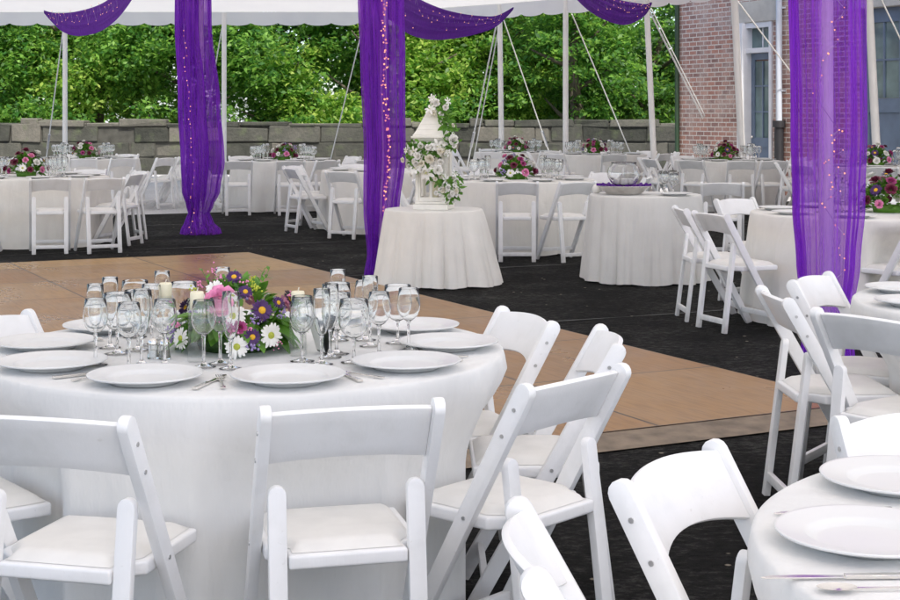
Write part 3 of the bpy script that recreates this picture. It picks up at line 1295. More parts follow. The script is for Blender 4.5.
def put_chair(tbl, ang, dback, turn=0.0, where='', label=None):
    """chair whose back stands dback from the table centre at angle ang (deg), facing the centre"""
    c = TABLES[tbl]['c']
    d = Vector((math.cos(R_(ang)), math.sin(R_(ang)), 0))
    f = ang + 180 + turn
    fd = Vector((math.cos(R_(f)), math.sin(R_(f)), 0))
    loc = Vector((c[0], c[1], 0)) + d * dback + fd * .235
    TABLES[tbl]['chairs'].append((ang, dback))
    lab = label or ('white folding chair %s %s' % (where, TABLES[tbl]['d']))
    CHAIR_N[0] += 1
    z = 0.0
    close = tbl in ('near', 'corner', 'edge')
    return proto_or_dup('chair_screwed' if close else 'chair', CHAIR_SCREWED if close else CHAIR, loc=(loc.x, loc.y, z), rz=R_(f - 90), label=lab, cat='chair', group='white folding chairs around the tables')


# tables: centre, radius, descriptor
TABLES = {
    'near': dict(c=(-.61, 4.5), r=.77, d='the big bouquet table', mat='cloth'),
    'corner': dict(c=(1.28, 2.40), r=.78, d='the lower right corner table', mat='cloth'),
    'edge': dict(c=(2.30, 5.60), r=.77, d='the table before the nearest column', mat='cloth'),
    'behindcol': dict(c=(3.0, 10.8), r=.82, d='the table behind the nearest column', mat='cloth_ivory'),
    'brick': dict(c=(4.30, 23.3), r=.80, d='the table before the brick wall', mat='cloth_grey'),
    'corner_back': dict(c=(2.74, 26.9), r=.78, d='the table left of the building', mat='cloth_grey'),
    'lantern_side': dict(c=(.72, 16.4), r=.86, d='the table right of the lantern', mat='cloth_ivory'),
    'pole_back': dict(c=(1.25, 28.4), r=.78, d='the table between back tent poles', mat='cloth_grey'),
    'garage': dict(c=(5.9, 20.6), r=.80, d='the table before the blue doors', mat='cloth_grey'),
    'mid_back': dict(c=(-2.58, 23.3), r=.80, d='the table right of farthest column', mat='cloth_grey'),
    'left': dict(c=(-4.75, 17.1), r=.84, d='the table at the left edge', mat='cloth_ivory'),
    'left_back': dict(c=(-5.85, 24.3), r=.80, d='the table by the stone wall', mat='cloth_grey'),
    'mid_col': dict(c=(-.85, 19.1), r=.78, d='the table behind the middle column', mat='cloth_ivory'),
}
for k in TABLES.values():
    k['chairs'] = []

SIDES = ['on the right side of', 'on the far right of', 'on the far side of', 'on the far left of',
         'on the left side of', 'at the near left of', 'at the near side of', 'at the near right of']
CH = {
    'near': [(-104, 1.22, 0, 'left of the two front chairs at'), (-70, 1.14, -6, 'right of the two front chairs at'),
             (-36, 1.16, -6, 'turned sideways, near right of'), (1, 1.10, 0, 'middle of three right chairs at'),
             (29, 1.0, -8, 'with arched back, far right of'), (156, 1.0, 0, 'peeping above the left plates of'),
             (-142, 1.12, 0, 'showing one seat corner, left of')],
    'corner': [(151, .99, -5, 'with large arched back, left of'), (181, 1.17, 0, 'cut by the bottom edge beside'),
               (104, .97, 0, 'beyond the upper plate of')],
    'edge': [(180, 1.10, 2, 'seen from the side, left of'), (146, 1.0, 0, 'showing its inner back, far left of'),
             (214, 1.12, 4, 'with its wide back, near left of')],
    'behindcol': [(207, 1.40, -4, 'nearest on the left of'), (182, 1.36, 4, 'second from the left of'),
                  (124, 1.34, 0, 'facing us, beyond the left rim of'), (-82, 1.05, 35, 'tilted right of the column at'),
                  (60, 1.3, 0, 'on the far right of'), (5, 1.3, 0, 'on the right side of')],
    'brick': [(-72, 1.45, 0, 0), (-92, 1.5, 0, 0), (-122, 1.45, 0, 0), (-157, 1.4, 0, 0), (-22, 1.4, 0, 0), (158, 1.35, 0, 0), (112, 1.35, 0, 0), (68, 1.35, 0, 0), (22, 1.35, 0, 0)],
    'corner_back': [(-88, 1.40, 0, 0), (-133, 1.4, 0, 0), (-45, 1.4, 0, 0), (180, 1.35, 0, 0), (2, 1.35, 0, 0), (130, 1.3, 0, 0), (88, 1.3, 0, 0), (45, 1.3, 0, 0)],
    'lantern_side': [(-92, 1.52, 2, 0), (-70, 1.62, 12, 'turned to the left, near right of'), (-131, 1.45, 0, 0), (-15, 1.45, 0, 0), (176, 1.4, 0, 0), (133, 1.4, 0, 0), (90, 1.35, 0, 0), (40, 1.4, 0, 0)],
    'pole_back': [(-112, 1.4, 0, 0), (-66, 1.4, 0, 0), (-160, 1.4, 0, 0), (-22, 1.3, 0, 0), (160, 1.3, 0, 0), (112, 1.3, 0, 0)],
    'garage': [(-150, 1.45, 0, 0), (-105, 1.45, 0, 0), (-60, 1.45, 0, 0), (170, 1.4, 0, 0), (125, 1.4, 0, 0), (80, 1.3, 0, 0)],
    'mid_back': [(-108, 1.6, 28, 0), (-150, 1.45, 4, 0), (-80, 1.55, 0, 0), (-58, 1.5, 8, 0), (-36, 1.62, 0, 'outermost at the near right of'), (172, 1.4, 0, 0), (128, 1.35, 0, 0), (84, 1.35, 0, 0), (40, 1.35, 0, 0), (0, 1.35, 0, 0)],
    'left': [(-103, 1.5, 0, 0), (-68, 1.50, -4, 'second from left before'), (-49, 1.70, -12, 'third from left before'), (-10, 1.25, 0, 0), (32, 1.3, 0, 0), (75, 1.35, 0, 0)],
    'left_back': [(-80, 1.45, 0, 0), (-56, 1.5, 0, 0), (-34, 1.75, 0, 'outermost at the near right of'), (-12, 1.62, 6, 0), (22, 1.6, 0, 0), (-120, 1.45, 0, 0), (75, 1.35, 0, 0), (120, 1.35, 0, 0)],
    'mid_col': [(199, 1.22, 6, 'seen from the side, far left of'), (-107, 1.50, -8, 0), (-62, 1.4, 0, 0), (155, 1.35, 0, 0), (110, 1.35, 0, 0), (65, 1.35, 0, 0), (15, 1.3, 0, 0)],
}
for key, lst in CH.items():
    for (ang, db, turn, where) in lst:
        w = where or SIDES[int(((ang % 360) + 22.5) // 45) % 8]
        jit = 0 if key in ('near', 'corner', 'edge') else rnd.uniform(-4, 4)
        put_chair(key, ang, db, turn + jit, w)
# a lone chair between the bowl table and the brick wall
TABLES['lone'] = dict(c=(2.9, 16.0), r=.1, d='', chairs=[])
put_chair('lone', -100, 1.25, 0, label='lone white folding chair just right of the small table with the glass bowl')
put_chair('lone', -78, 2.3, 30, label='half hidden white folding chair behind the left rim of the nearest column table')


# ------------------------------------------------------------------ cloth covered tables
def build_table(name_d, c, R, top, mat, seed, chairs=(), flare=.06, amp=.035, nf=15, label=None, n=192, cname='tablecloth', bias=None):
    r = random.Random(seed)
    t = thing('round_table', label or ('round table under a floor length white cloth, being the ' + name_d), 'table', (c[0], c[1], 0))
    fr = [(nf + r.randint(-2, 2), r.uniform(0, 6.28), 1.0), (int(nf * 1.7), r.uniform(0, 6.28), .45), (int(nf * .55), r.uniform(0, 6.28), .7), (5, r.uniform(0, 6.28), .4)]
    wob = [r.uniform(0, 6.28) for _ in range(3)]
    def fold(th):
        th = th + .12 * math.sin(2 * th + wob[0]) + .08 * math.sin(3 * th + wob[1])
        s = 0
        for k, p, w in fr:
            q = math.sin(k * th + p)
            s += w * (q * .6 if k < 7 else (1.75 * abs(math.sin(k * th / 2 + p)) ** .48 - 1.28))
        return s / 1.7
    prof = []
    for k in range(8):
        prof.append((R * k / 8 + .0001, top, 0))
    prof += [(R - .02, top, 0), (R - .006, top - .001, 0), (R + .001, top - .006, 0), (R + .004, top - .016, .02)]
    N = 22
    for k in range(1, N + 1):
        s = k / N
        prof.append((R + .005 + flare * s ** .9, top - .016 - (top - .022) * s, min(1.0, .04 + s * 1.0)))
    def fn(u, v):
        j = int(round(v * (len(prof) - 1)))
        r0, z, k = prof[j]
        th = 2 * PI * u
        rad = r0 + amp * fold(th) * k
        if bias and k > 0:
            rad += bias(th) * k
        if z < top - .05:
            for (ang, db) in chairs:
                dth = (th - R_(ang) + PI) % (2 * PI) - PI
                lat = abs(dth) * R
                if lat < .34:
                    lim = (db - .235 - .215 - .02) / max(.5, math.cos(dth))
                    wgt = 1 if lat < .22 else (1 - (lat - .22) / .12)
                    wgt = wgt * wgt * (3 - 2 * wgt)
                    zw = max(0.0, min(1.0, (.735 - z) / .26))
                    zw = zw * zw * (3 - 2 * zw)
                    if rad > lim:
                        rad += (lim + .012 * fold(th * 1.3) - rad) * wgt * zw
        zz = z
        if j == len(prof) - 1:
            zz = .004 + .006 * (1 + math.sin(th * 9 + wob[2]))
        return (rad * math.cos(th), rad * math.sin(th), zz)
    m = MB()
    m.grid(fn, n, len(prof) - 1, cu=True)
    m.build(cname, MAT[mat], t, smooth='all')
    return t


TOP = .76
sd = 40
for key, T in TABLES.items():
    if key == 'lone':
        continue
    sd += 1
    near = key in ('near', 'corner', 'edge')
    build_table(T['d'][4:] if T['d'].startswith('the ') else T['d'], T['c'], T['r'], TOP, T['mat'], sd, T['chairs'],
                flare=.06 if near else .07, amp=.050 if near else .055, nf=13, n=320 if near else 160)
LT = (-.14, 13.05)
LTOP = .645
build_table('', LT, .425, LTOP, 'cloth_ivory', 77, flare=.10, amp=.065, nf=12, n=320,
            label='small round table under a flowing ivory cloth, holding the white lantern',
            bias=lambda th: .10 * math.exp(-((((th + R_(25) + PI) % (2 * PI)) - PI) / .5) ** 2))
BT = (1.73, 13.3)
build_table('', BT, .49, TOP, 'cloth_grey', 79, flare=.06, amp=.055, nf=17, n=240,
            label='small round table under a pleated pale cloth, holding the glass bowl')


# ------------------------------------------------------------------ tableware sources
def plate_mesh():
    m = MB()
    prof = [(.0005, .0065), (.080, .0065), (.088, .0075), (.097, .0145), (.102, .0172), (.104, .0176), (.145, .0245), (.1495, .0255), (.151, .0240),
            (.1495, .0205), (.108, .0135), (.095, .005), (.088, .0), (.084, .0), (.082, .003), (.0005, .003)]
    m.lathe(prof, 64)
    return m.build('dinner_plate', MAT['porcelain'], smooth='all')


def glass_thing(kind):
    """stemmed glass: foot and stem solid, bowl thin"""
    m = MB()
    if kind == 'wine':
        H, st, bowl = .185, .085, [(.006, .088), (.016, .094), (.027, .106), (.0335, .122), (.035, .138), (.0325, .160), (.029, .185)]
        fr = .034
    elif kind == 'goblet':
        H, st, bowl = .178, .066, [(.006, .068), (.020, .074), (.034, .088), (.0425, .106), (.0445, .124), (.0425, .150), (.040, .178)]
        fr = .037
    else:
        H, st, bowl = .212, .075, [(.005, .078), (.013, .090), (.0195, .108), (.0235, .130), (.0248, .155), (.0240, .185), (.0235, .212)]
        fr = .032
    m.mi = 1
    m.lathe([(.0008, .0025), (fr, .0008), (fr + .0008, .0018), (fr * .6, .0045), (.009, .009), (.0048, .018), (.0040, st * .6), (.0046, st - .006), (.007, st + .002), (.003, st + .006)], 20)
    m.mi = 0
    rt, zt = bowl[-1]
    inner = [(max(.002, r - .0014), z + (.002 if k == 0 else .0006)) for k, (r, z) in enumerate(bowl[:-1])] + [(rt - .0013, zt)]
    m.lathe([(.002, bowl[0][1] - .003)] + bowl + [(rt - .0006, zt + .0009)] + inner[::-1] + [(.0005, bowl[0][1] + .0015)], 32)
    nm = {'wine': 'wine_glass', 'goblet': 'water_goblet', 'flute': 'champagne_flute'}[kind]
    return m.build(nm, [MAT['thin_glass'], MAT['solid_glass']], smooth='all')


def fork_mesh():
    m = MB()
    m.box((0, -.02, .0045), (.007, .105, .0025))
    m.box((0, -.078, .0042), (.013, .03, .0025))
    m.box((0, .042, .0050), (.019, .026, .0022))
    for k in (-1.5, -.5, .5, 1.5):
        m.box((k * .0052, .077, .0062), (.0028, .046, .0018))
    return m.build('fork', MAT['silver'], smooth=True, bevel=.0008, seg=1)


def knife_mesh():
    m = MB()
    m.prism([(-.007, -.10), (.007, -.10), (.006, -.01), (-.006, -.01)], .0012, .0075, lambda a, b, h: Vector((a, b, h)))
    m.prism([(-.006, -.0095), (.006, -.0095), (.0095, .06), (.008, .10), (.0, .118), (-.006, .11)], .003, .0048, lambda a, b, h: Vector((a, b, h)))
    return m.build('table_knife', MAT['silver'], smooth=True, bevel=.001, seg=1)


def spoon_mesh():
    m = MB()
    m.box((0, -.03, .0045), (.006, .11, .0025))
    m.box((0, -.085, .0042), (.012, .025, .0025))
    def f(u, v):
        a = 2 * PI * u
        r = v
        return (math.cos(a) * r * .019, .052 + math.sin(a) * r * .03, .0025 + .005 * r * r)
    m.grid(f, 20, 5, cu=True)
    return m.build('table_spoon', MAT['silver'], smooth=True)


PLATE = plate_mesh()
GL = {k: glass_thing(k) for k in ('wine', 'goblet', 'flute')}
FORK, KNIFE, SPOON = fork_mesh(), knife_mesh(), spoon_mesh()
NEAR = TABLES['near']['c']


def polar(c, ang, r):
    return (c[0] + math.cos(R_(ang)) * r, c[1] + math.sin(R_(ang)) * r)


PLN = {-36: 'at the right front', -72: 'right of centre at the front', -108: 'left of centre at the front', -144: 'at the left front',
       180: 'at the far left edge', 144: 'at the back left', 0: 'overhanging the right edge', 36: 'at the back right',
       72: 'behind the bouquet on the right', 108: 'behind the bouquet on the left'}
for ang, ds in PLN.items():
    r = .605
    x, y = polar(NEAR, ang, r)
    proto_or_dup('plate', PLATE, loc=(x, y, TOP + .0015), rz=0, label='white rimmed dinner plate %s of the near table' % ds, cat='plate', group='dinner plates on the near table')
    if ang in (72, 108):
        continue
    d = Vector((math.cos(R_(ang)), math.sin(R_(ang)), 0))
    rt = Vector((-d.y, d.x, 0))
    c = Vector((NEAR[0], NEAR[1], 0))
    for src, off, rad, nm in ((FORK, -.170, .60, 'dinner fork'), (KNIFE, .168, .60, 'knife')):
        # lay the cutlery so that it stays on the round top
        p = c + d * (rad - .03) + rt * off
        a = ang + rnd.uniform(-3, 3) + (off * 30)
        k = (p - c).length
        if k > .66:
            p = c + (p - c) * (.66 / k)
        proto_or_dup(src.data.name, src, loc=(p.x, p.y, TOP + .001), rz=R_(a + 90),
                     label='silver %s beside the plate %s of the near table' % (nm, ds), cat='cutlery', group='cutlery on the near table')

# ------------------------------------------------------------------ near table: glasses, candles, small things
NG = [('wine', -102, .35, 'just left of the bouquet centre at the front'), ('wine', -97, .29, 'half hidden left of the bouquet front'),
      ('flute', -89, .37, 'in front of the pink rose'),
      ('wine', -57, .36, 'in front of the right candle'), ('wine', -52, .31, 'close behind the glass at the right candle'), ('flute', -50, .39, 'just right of the right candle'),
      ('goblet', -38, .43, 'big and clear, in front of the right cluster'), ('wine', -20, .43, 'at the right front of the right cluster'),
      ('wine', -6, .49, 'rightmost of the right cluster'), ('flute', 5, .37, 'rising at the right of the right cluster'), ('goblet', -22, .30, 'in the middle of the right cluster'),
      ('flute', -34, .32, 'inside the right cluster behind the big goblet'), ('goblet', 12, .46, 'low at the back of the right cluster'), ('wine', 24, .38, 'at the back of the right cluster'),
      ('flute', 41, .34, 'tallest at the back right of the bouquet'), ('goblet', 30, .30, 'behind the right candle'),
      ('flute', 112, .31, 'peeping up behind the top of the bouquet'),
      ('flute', 148, .34, 'tallest in the left cluster'), ('goblet', 150, .44, 'low at the back of the left cluster'), ('goblet', 142, .28, 'wide, just left behind the bouquet'),
      ('flute', 180, .41, 'second tallest in the left cluster'), ('flute', 204, .45, 'at the left rim of the left cluster'),
      ('wine', -141, .49, 'leftmost of the left cluster'), ('wine', -124, .48, 'at the front of the left cluster'), ('flute', -129, .40, 'at the right front of the left cluster'),
      ('wine', -120, .37, 'nearest the shakers in the left cluster'), ('goblet', 188, .32, 'in the middle of the left cluster'), ('goblet', 197, .38, 'toward the left of the left cluster'), ('wine', 170, .30, 'inside the left cluster near the back candle')]
NM = {'wine': 'clear wine glass', 'goblet': 'clear water goblet', 'flute': 'clear champagne flute'}
for kind, a, r, ds in NG:
    x, y = polar(NEAR, a, r)
    proto_or_dup('glass' + kind, GL[kind], loc=(x, y, TOP + .001), rz=rnd.uniform(0, 6), label='%s %s on the near table' % (NM[kind], ds), cat='glass', group='glasses on the near table')


def candle(loc, label, hold=.15):
    h = MB()
    h.lathe([(.0005, .0), (.024, .0), (.0265, .004), (.0265, .02), (.0245, .06), (.025, hold), (.0245, hold + .001), (.0235, hold), (.0228, .06), (.0235, .016), (.0005, .014)], 28)
    ho = h.build('candle_holder', MAT['clear_glass'], smooth='all')
    ho.location = loc
    tag(ho, 'tall clear glass holder under the %s' % label, 'candle holder')
    t = thing('candle', label, 'candle', (loc[0], loc[1], loc[2] + hold - .012))
    m = MB()
    m.lathe([(.0005, 0), (.0185, 0), (.0195, .002), (.0195, .046), (.0175, .051), (.011, .0485), (.0005, .047)], 28)
    m.build('wax', MAT['candle_wax'], t, smooth='all')
    m = MB()
    m.tube([(0, 0, .046), (.001, 0, .054), (.003, 0, .062)], .0016, 6)
    m.build('wick', MAT['wick'], t)


candle((-.717, 4.25, TOP + .001), 'cream pillar candle left in front of the bouquet', .160)
candle((-.442, 4.36, TOP + .001), 'cream pillar candle at the right of the bouquet', .148)
candle((-.865, 4.56, TOP + .001), 'cream pillar candle behind the left glass cluster', .150)


def shaker(loc, label, dark):
    t = thing('shaker', label, 'shaker', loc)
    m = MB()
    m.lathe([(.0005, .0), (.0165, 0), (.0175, .003), (.0145, .034), (.013, .040), (.0118, .040), (.0130, .034), (.0150, .0035), (.0005, .0022)], 10)
    m.build('jar', MAT['thin_glass'], t, smooth=True)
    m = MB()
    m.lathe([(.0005, .004), (.0138, .004), (.0125, .024), (.0005, .024)], 10)
    m.build('filling', MAT['lantern_inside'] if dark else MAT['paper'], t, smooth=True)
    m = MB()
    m.lathe([(.0142, .038), (.0145, .042), (.0135, .052), (.008, .057), (.0005, .058)], 16)
    m.build('cap', MAT['silver'], t, smooth='all')


shaker((-.853, 4.31, TOP + .001), 'small salt shaker with silver cap beside the left glasses', False)
shaker((-.818, 4.30, TOP + .001), 'small pepper shaker with silver cap, right of the salt', True)


def card_stand(loc, rz):
    t = thing('table_card', 'small black edged tent card standing behind the right glasses', 'table card', loc, rz)
    for s in (-1, 1):
        m = MB()
        M = Matrix.Rotation(s * .30, 3, 'Y')
        m.box((s * .0165, 0, .055), (.0022, .075, .112), M)
        o = m.build('card_face', MAT['black_plastic'], t)
    m = MB()
    M = Matrix.Rotation(-.30, 3, 'Y')
    m.box((-.0190, 0, .055), (.0012, .068, .10), M)
    m.build('paper_front', MAT['paper'], t)


card_stand((-.375, 4.40, TOP + .002), .45)


# ------------------------------------------------------------------ flowers
def petal_ring(m, c, ax, n, r0, L, w, cup, rng, rot=0, droop=0.0, tip=.35):
    """n petals round axis ax at point c"""
    ax = Vector(ax).normalized()
    e1 = ax.orthogonal().normalized()
    e2 = ax.cross(e1)
    for k in range(n):
        a = 2 * PI * k / n + rot + rng.uniform(-.12, .12)
        d = e1 * math.cos(a) + e2 * math.sin(a)
        s = ax.cross(d)
        ln = L * rng.uniform(.88, 1.08)
        cu = cup + rng.uniform(-.12, .12)
        def P(q, wd):
            up = math.sin(cu) * q * ln - droop * q * q * ln
            return Vector(c) + d * (r0 + math.cos(cu) * q * ln) + ax * up + s * wd
        p = [P(0, -w * .22), P(0, w * .22), P(.5, -w * .5), P(.5, w * .5), P(.85, -w * .42), P(.85, w * .42), P(1, -w * tip * .5), P(1, w * tip * .5)]
        p[2] += ax * w * .12
        p[3] += ax * w * .12
        m.add(p, [(0, 1, 3, 2), (2, 3, 5, 4), (4, 5, 7, 6)])


def dome(m, c, ax, r, h, rng=None):
    ax = Vector(ax).normalized()
    e1 = ax.orthogonal().normalized()
    e2 = ax.cross(e1)
    c = Vector(c)
    m.grid(lambda u, v: c + (e1 * math.cos(2 * PI * u) + e2 * math.sin(2 * PI * u)) * r * math.cos(v * PI / 2 * .98) + ax * h * math.sin(v * PI / 2), 14, 5, cu=True)


def bloom(name, kind, parent, c, ax, s, rng):
    """one flower head, a mesh of its own"""
    m = MB()
    Z = Vector((0, 0, 0))
    ax = Vector(ax).normalized()
    if kind == 'daisy':
        petal_ring(m, Z, ax, 17, .26 * s, .78 * s, .27 * s, .10, rng, 0, .12)
        petal_ring(m, ax * .02 * s, ax, 13, .22 * s, .66 * s, .25 * s, .25, rng, .2, .1)
        m.mi = 1
        dome(m, ax * .01 * s, ax, .30 * s, .17 * s)
        mats = [MAT['petal_white'], MAT['pollen_green']]
    elif kind == 'aster':
        petal_ring(m, Z, ax, 22, .3 * s, .72 * s, .20 * s, .08, rng, 0, .1)
        petal_ring(m, ax * .03 * s, ax, 20, .28 * s, .62 * s, .2 * s, .28, rng, .15)
        m.mi = 1
        dome(m, ax * .03 * s, ax, .34 * s, .20 * s)
        mats = [MAT['petal_purple'], MAT['pollen_yellow']]
    elif kind in ('rose', 'cream_rose', 'white_rose', 'pink_small', 'burgundy', 'magenta'):
        for q, (n, r0, L, cup) in enumerate(((6, .30, .75, .45), (6, .24, .70, .8), (5, .17, .66, 1.1), (4, .09, .60, 1.3), (3, .03, .52, 1.45))):
            petal_ring(m, ax * (q * .03 * s), ax, n, r0 * s, L * s, .80 * s * (1 - q * .09), cup, rng, q * .6, .12 if q < 2 else 0, tip=.7)
        mats = [MAT[{'rose': 'petal_pink', 'cream_rose': 'petal_cream', 'white_rose': 'petal_white', 'pink_small': 'petal_pink', 'burgundy': 'petal_burgundy', 'magenta': 'petal_magenta'}[kind]]]
    elif kind == 'lily':
        petal_ring(m, Z, ax, 6, .05 * s, 1.15 * s, .42 * s, .55, rng, 0, .45, tip=.1)
        m.mi = 1
        for k in range(5):
            dome(m, ax * .35 * s + Vector((rng.uniform(-.15, .15), rng.uniform(-.1, .1), rng.uniform(-.15, .15))) * s, ax, .05 * s, .05 * s)
        mats = [MAT['petal_white'], MAT['pollen_green']]
    else:   # spray of little buds: 'lilac', 'pinks', 'yellow'
        nb = 15 if kind != 'pinks' else 9
        for k in range(nb):
            d = Vector((rng.gauss(0, 1), rng.gauss(0, 1), rng.gauss(0, 1)))
            p = d * .42 * s + ax * rng.uniform(0, .5) * s
            m.ball(p, s * rng.uniform(.13, .22), 7, 5)
        m.mi = 1
        for k in range(4):
            p = Vector((rng.gauss(0, .3), rng.gauss(0, .3), rng.gauss(0, .3))) * s
            m.tube([p, p - ax * 1.2 * s], .04 * s, 4)
        mats = [MAT[{'lilac': 'petal_lilac', 'pinks': 'petal_pink', 'yellow': 'bud_yellow', 'dark': 'petal_burgundy'}[kind]], MAT['stem_green']]
    o = m.build(name, mats, parent, smooth='all')
    o.location = c
    return o


def leaf(m, p, d, up, L, w, curl=.3):
    """pointed leaf with a folded midrib, from p along d"""
    d = Vector(d).normalized()
    up = Vector(up)
    s = d.cross(up)
    if s.length < 1e-4:
        s = d.orthogonal()
    s.normalize()
    n = s.cross(d).normalized()
    p = Vector(p)
    rows = []
    for q, k in ((0, .12), (.25, .75), (.5, 1.0), (.78, .66), (1.0, .05)):
        c = p + d * L * q - n * curl * L * q * q
        rows.append((c - s * w * .5 * k + n * w * .14 * k, c, c + s * w * .5 * k + n * w * .14 * k))
    vs = [x for r in rows for x in r]
    fs = []
    for i in range(4):
        a = i * 3
        fs += [(a, a + 1, a + 4, a + 3), (a + 1, a + 2, a + 5, a + 4)]
    m.add(vs, fs)


def bouquet_near():
    rng = random.Random(31)
    B = Vector((NEAR[0] - .03, NEAR[1], TOP + .001))
    t = thing('bouquet', 'large low bouquet with pink rose, white daisies and purple asters on the near table', 'bouquet', B)
    m = MB()
    m.lathe([(.0005, 0), (.11, 0), (.125, .03), (.13, .06), (.11, .062)], 24)
    m.build('bowl', MAT['stem_green'], t, smooth='all')
    m = MB()
    for k in range(72):      # broad leaves round the foot
        a = k / 56 * 2 * PI * 2 + rng.uniform(-.15, .15)
        el = rng.uniform(-.25, .35)
        d = Vector((math.cos(a), math.sin(a), el))
        p = Vector((math.cos(a) * .10, math.sin(a) * .10, .060 + rng.uniform(-.01, .035)))
        leaf(m, p, d, (0, 0, 1), rng.uniform(.085, .120), rng.uniform(.050, .070), rng.uniform(.30, .60))
    for k in range(190):
        th, ph = rng.uniform(0, 2 * PI), rng.uniform(.05, 1.45)
        n = Vector((math.cos(th) * math.cos(ph) * .155, math.sin(th) * math.cos(ph) * .155, math.sin(ph) * .195 + .05))
        d = Vector((n.x, n.y, n.z * .7 + rng.uniform(-.1, .1))) + Vector((rng.gauss(0, .08), rng.gauss(0, .08), rng.gauss(0, .08)))
        leaf(m, n * .76, d, (rng.gauss(0, .4), rng.gauss(0, .4), 1), rng.uniform(.032, .055), rng.uniform(.016, .028), rng.uniform(-.1, .5))
    # loose sprigs
    for k in range(3):
        a = rng.uniform(1.2, 2.6)
        p0 = Vector((math.cos(a) * .12, math.sin(a) * .12, .14))
        d = Vector((math.cos(a), math.sin(a), rng.uniform(.3, 1.2))).normalized()
        m.tube([p0, p0 + d * .12], .0012, 4)
        for q in range(6):
            leaf(m, p0 + d * (.03 + .017 * q), d + Vector((rng.gauss(0, .6), rng.gauss(0, .6), rng.gauss(0, .6))), (0, 0, 1), .026, .011, .2)
    m.build('foliage', MAT['leaf_bouquet'], t, smooth='all')
    s0 = 1500.0 / 4.5
    def place(px, py, extra=.0):
        dx = (px - 237) / s0
        dz = (348 - py) / s0
        q = 1 - (dx / .195) ** 2 - max(0, dz - .05) ** 2 / .215 ** 2
        y = -.185 * math.sqrt(max(0.02, q))
        sc = (4.5 + y) / 4.5
        p = Vector((dx * sc, y - extra, dz * sc - .0))
        ax = Vector((dx / .19, y / .19 - .25, max(.1, (dz - .05) / .2) * 1.0))
        return p, ax
    items = [('rose', 'rose', 231, 291, .048), ('daisy', 'daisy', 244, 306, .034), ('daisy', 'daisy', 247, 336, .034), ('daisy', 'daisy', 279, 327, .035),
             ('daisy', 'daisy', 188, 331, .032), ('daisy', 'daisy', 211, 296, .030), ('daisy', 'daisy', 222, 281, .028),
             ('aster', 'aster', 270, 302, .033), ('aster', 'aster', 262, 327, .025), ('aster', 'aster', 240, 271, .024), ('aster', 'aster', 253, 284, .022), ('aster', 'aster', 284, 297, .020),
             ('statice', 'lilac', 180, 324, .026), ('statice', 'lilac', 178, 334, .020), ('statice', 'lilac', 262, 311, .018), ('statice', 'lilac', 263, 338, .020), ('statice', 'lilac', 287, 308, .018), ('statice', 'lilac', 222, 290, .016),
             ('bud_spray', 'yellow', 261, 283, .020), ('bud_spray', 'yellow', 202, 285, .018), ('bud_spray', 'yellow', 258, 276, .014),
             ('pink_sprig', 'pinks', 217, 267, .014), ('pink_sprig', 'pinks', 207, 279, .016), ('pink_sprig', 'pinks', 249, 275, .016), ('pink_sprig', 'pinks', 244, 321, .020), ('pink_sprig', 'pinks', 258, 318, .015),
             ('pink_sprig', 'pinks', 186, 318, .018), ('pink_sprig', 'pinks', 292, 293, .013), ('pink_sprig', 'pinks', 236, 312, .016), ('pink_sprig', 'pinks', 284, 338, .014), ('pink_sprig', 'pinks', 227, 272, .014),
             ('carnation', 'magenta', 250, 317, .020), ('carnation', 'magenta', 240, 318, .018)]
    for nm, kd, px, py, s in items:
        p, ax = place(px, py, .055 if kd == 'rose' else .018)
        bloom(nm, kd, t, p, ax, s, rng)
    # blooms on the sides away from the camera
    for k in range(14):
        a = R_(20 + k * 10.5)
        z = rng.uniform(.06, .14)
        q = math.sqrt(max(.05, 1 - ((z - .05) / .215) ** 2))
        p = Vector((math.cos(a) * .19 * q, math.sin(a) * .185 * q, z))
        kd = ('daisy', 'aster', 'rose', 'lilac')[k % 4]
        bloom({'lilac': 'statice'}.get(kd, kd), kd, t, p, Vector((p.x, p.y, z * .5)), .03, rng)


bouquet_near()


# ---- small flower mounds of the other tables (two sources, copied)
def make_mound(seed, kinds, name='flower_mound'):
    rng = random.Random(seed)
    t = thing(name, 'x', 'bouquet')
    m = MB()
    m.lathe([(.0005, 0), (.10, 0), (.11, .05), (.09, .052)], 16)
    for k in range(130):
        th, ph = rng.uniform(0, 2 * PI), rng.uniform(-.05, 1.5)
        n = Vector((math.cos(th) * math.cos(ph) * .20, math.sin(th) * math.cos(ph) * .20, math.sin(ph) * .20 + .05))
        d = n + Vector((rng.gauss(0, .08), rng.gauss(0, .08), rng.gauss(0, .08)))
        leaf(m, n * .65, d, (rng.gauss(0, .4), rng.gauss(0, .4), 1), rng.uniform(.07, .12), rng.uniform(.035, .055), rng.uniform(0, .5))
    m.build('foliage', MAT['leaf_bouquet'], t, smooth='all')
    i = 0
    for ring, (ph, cnt) in enumerate(((.12, 11), (.55, 9), (1.0, 6), (1.45, 2))):
        for k in range(cnt):
            a = 2 * PI * k / cnt + ring * .5 + rng.uniform(-.2, .2)
            p = Vector((math.cos(a) * math.cos(ph) * .215, math.sin(a) * math.cos(ph) * .215, math.sin(ph) * .205 + .06 + rng.uniform(-.02, .02)))
            kd = kinds[i % len(kinds)]
            i += 1
            bloom({'white_rose': 'white_bloom', 'burgundy': 'burgundy_bloom', 'magenta': 'magenta_bloom', 'rose': 'pink_bloom'}.get(kd, kd), kd, t, p,
                  Vector((p.x, p.y, (p.z - .05))), rng.uniform(.034, .050), rng)
    return t


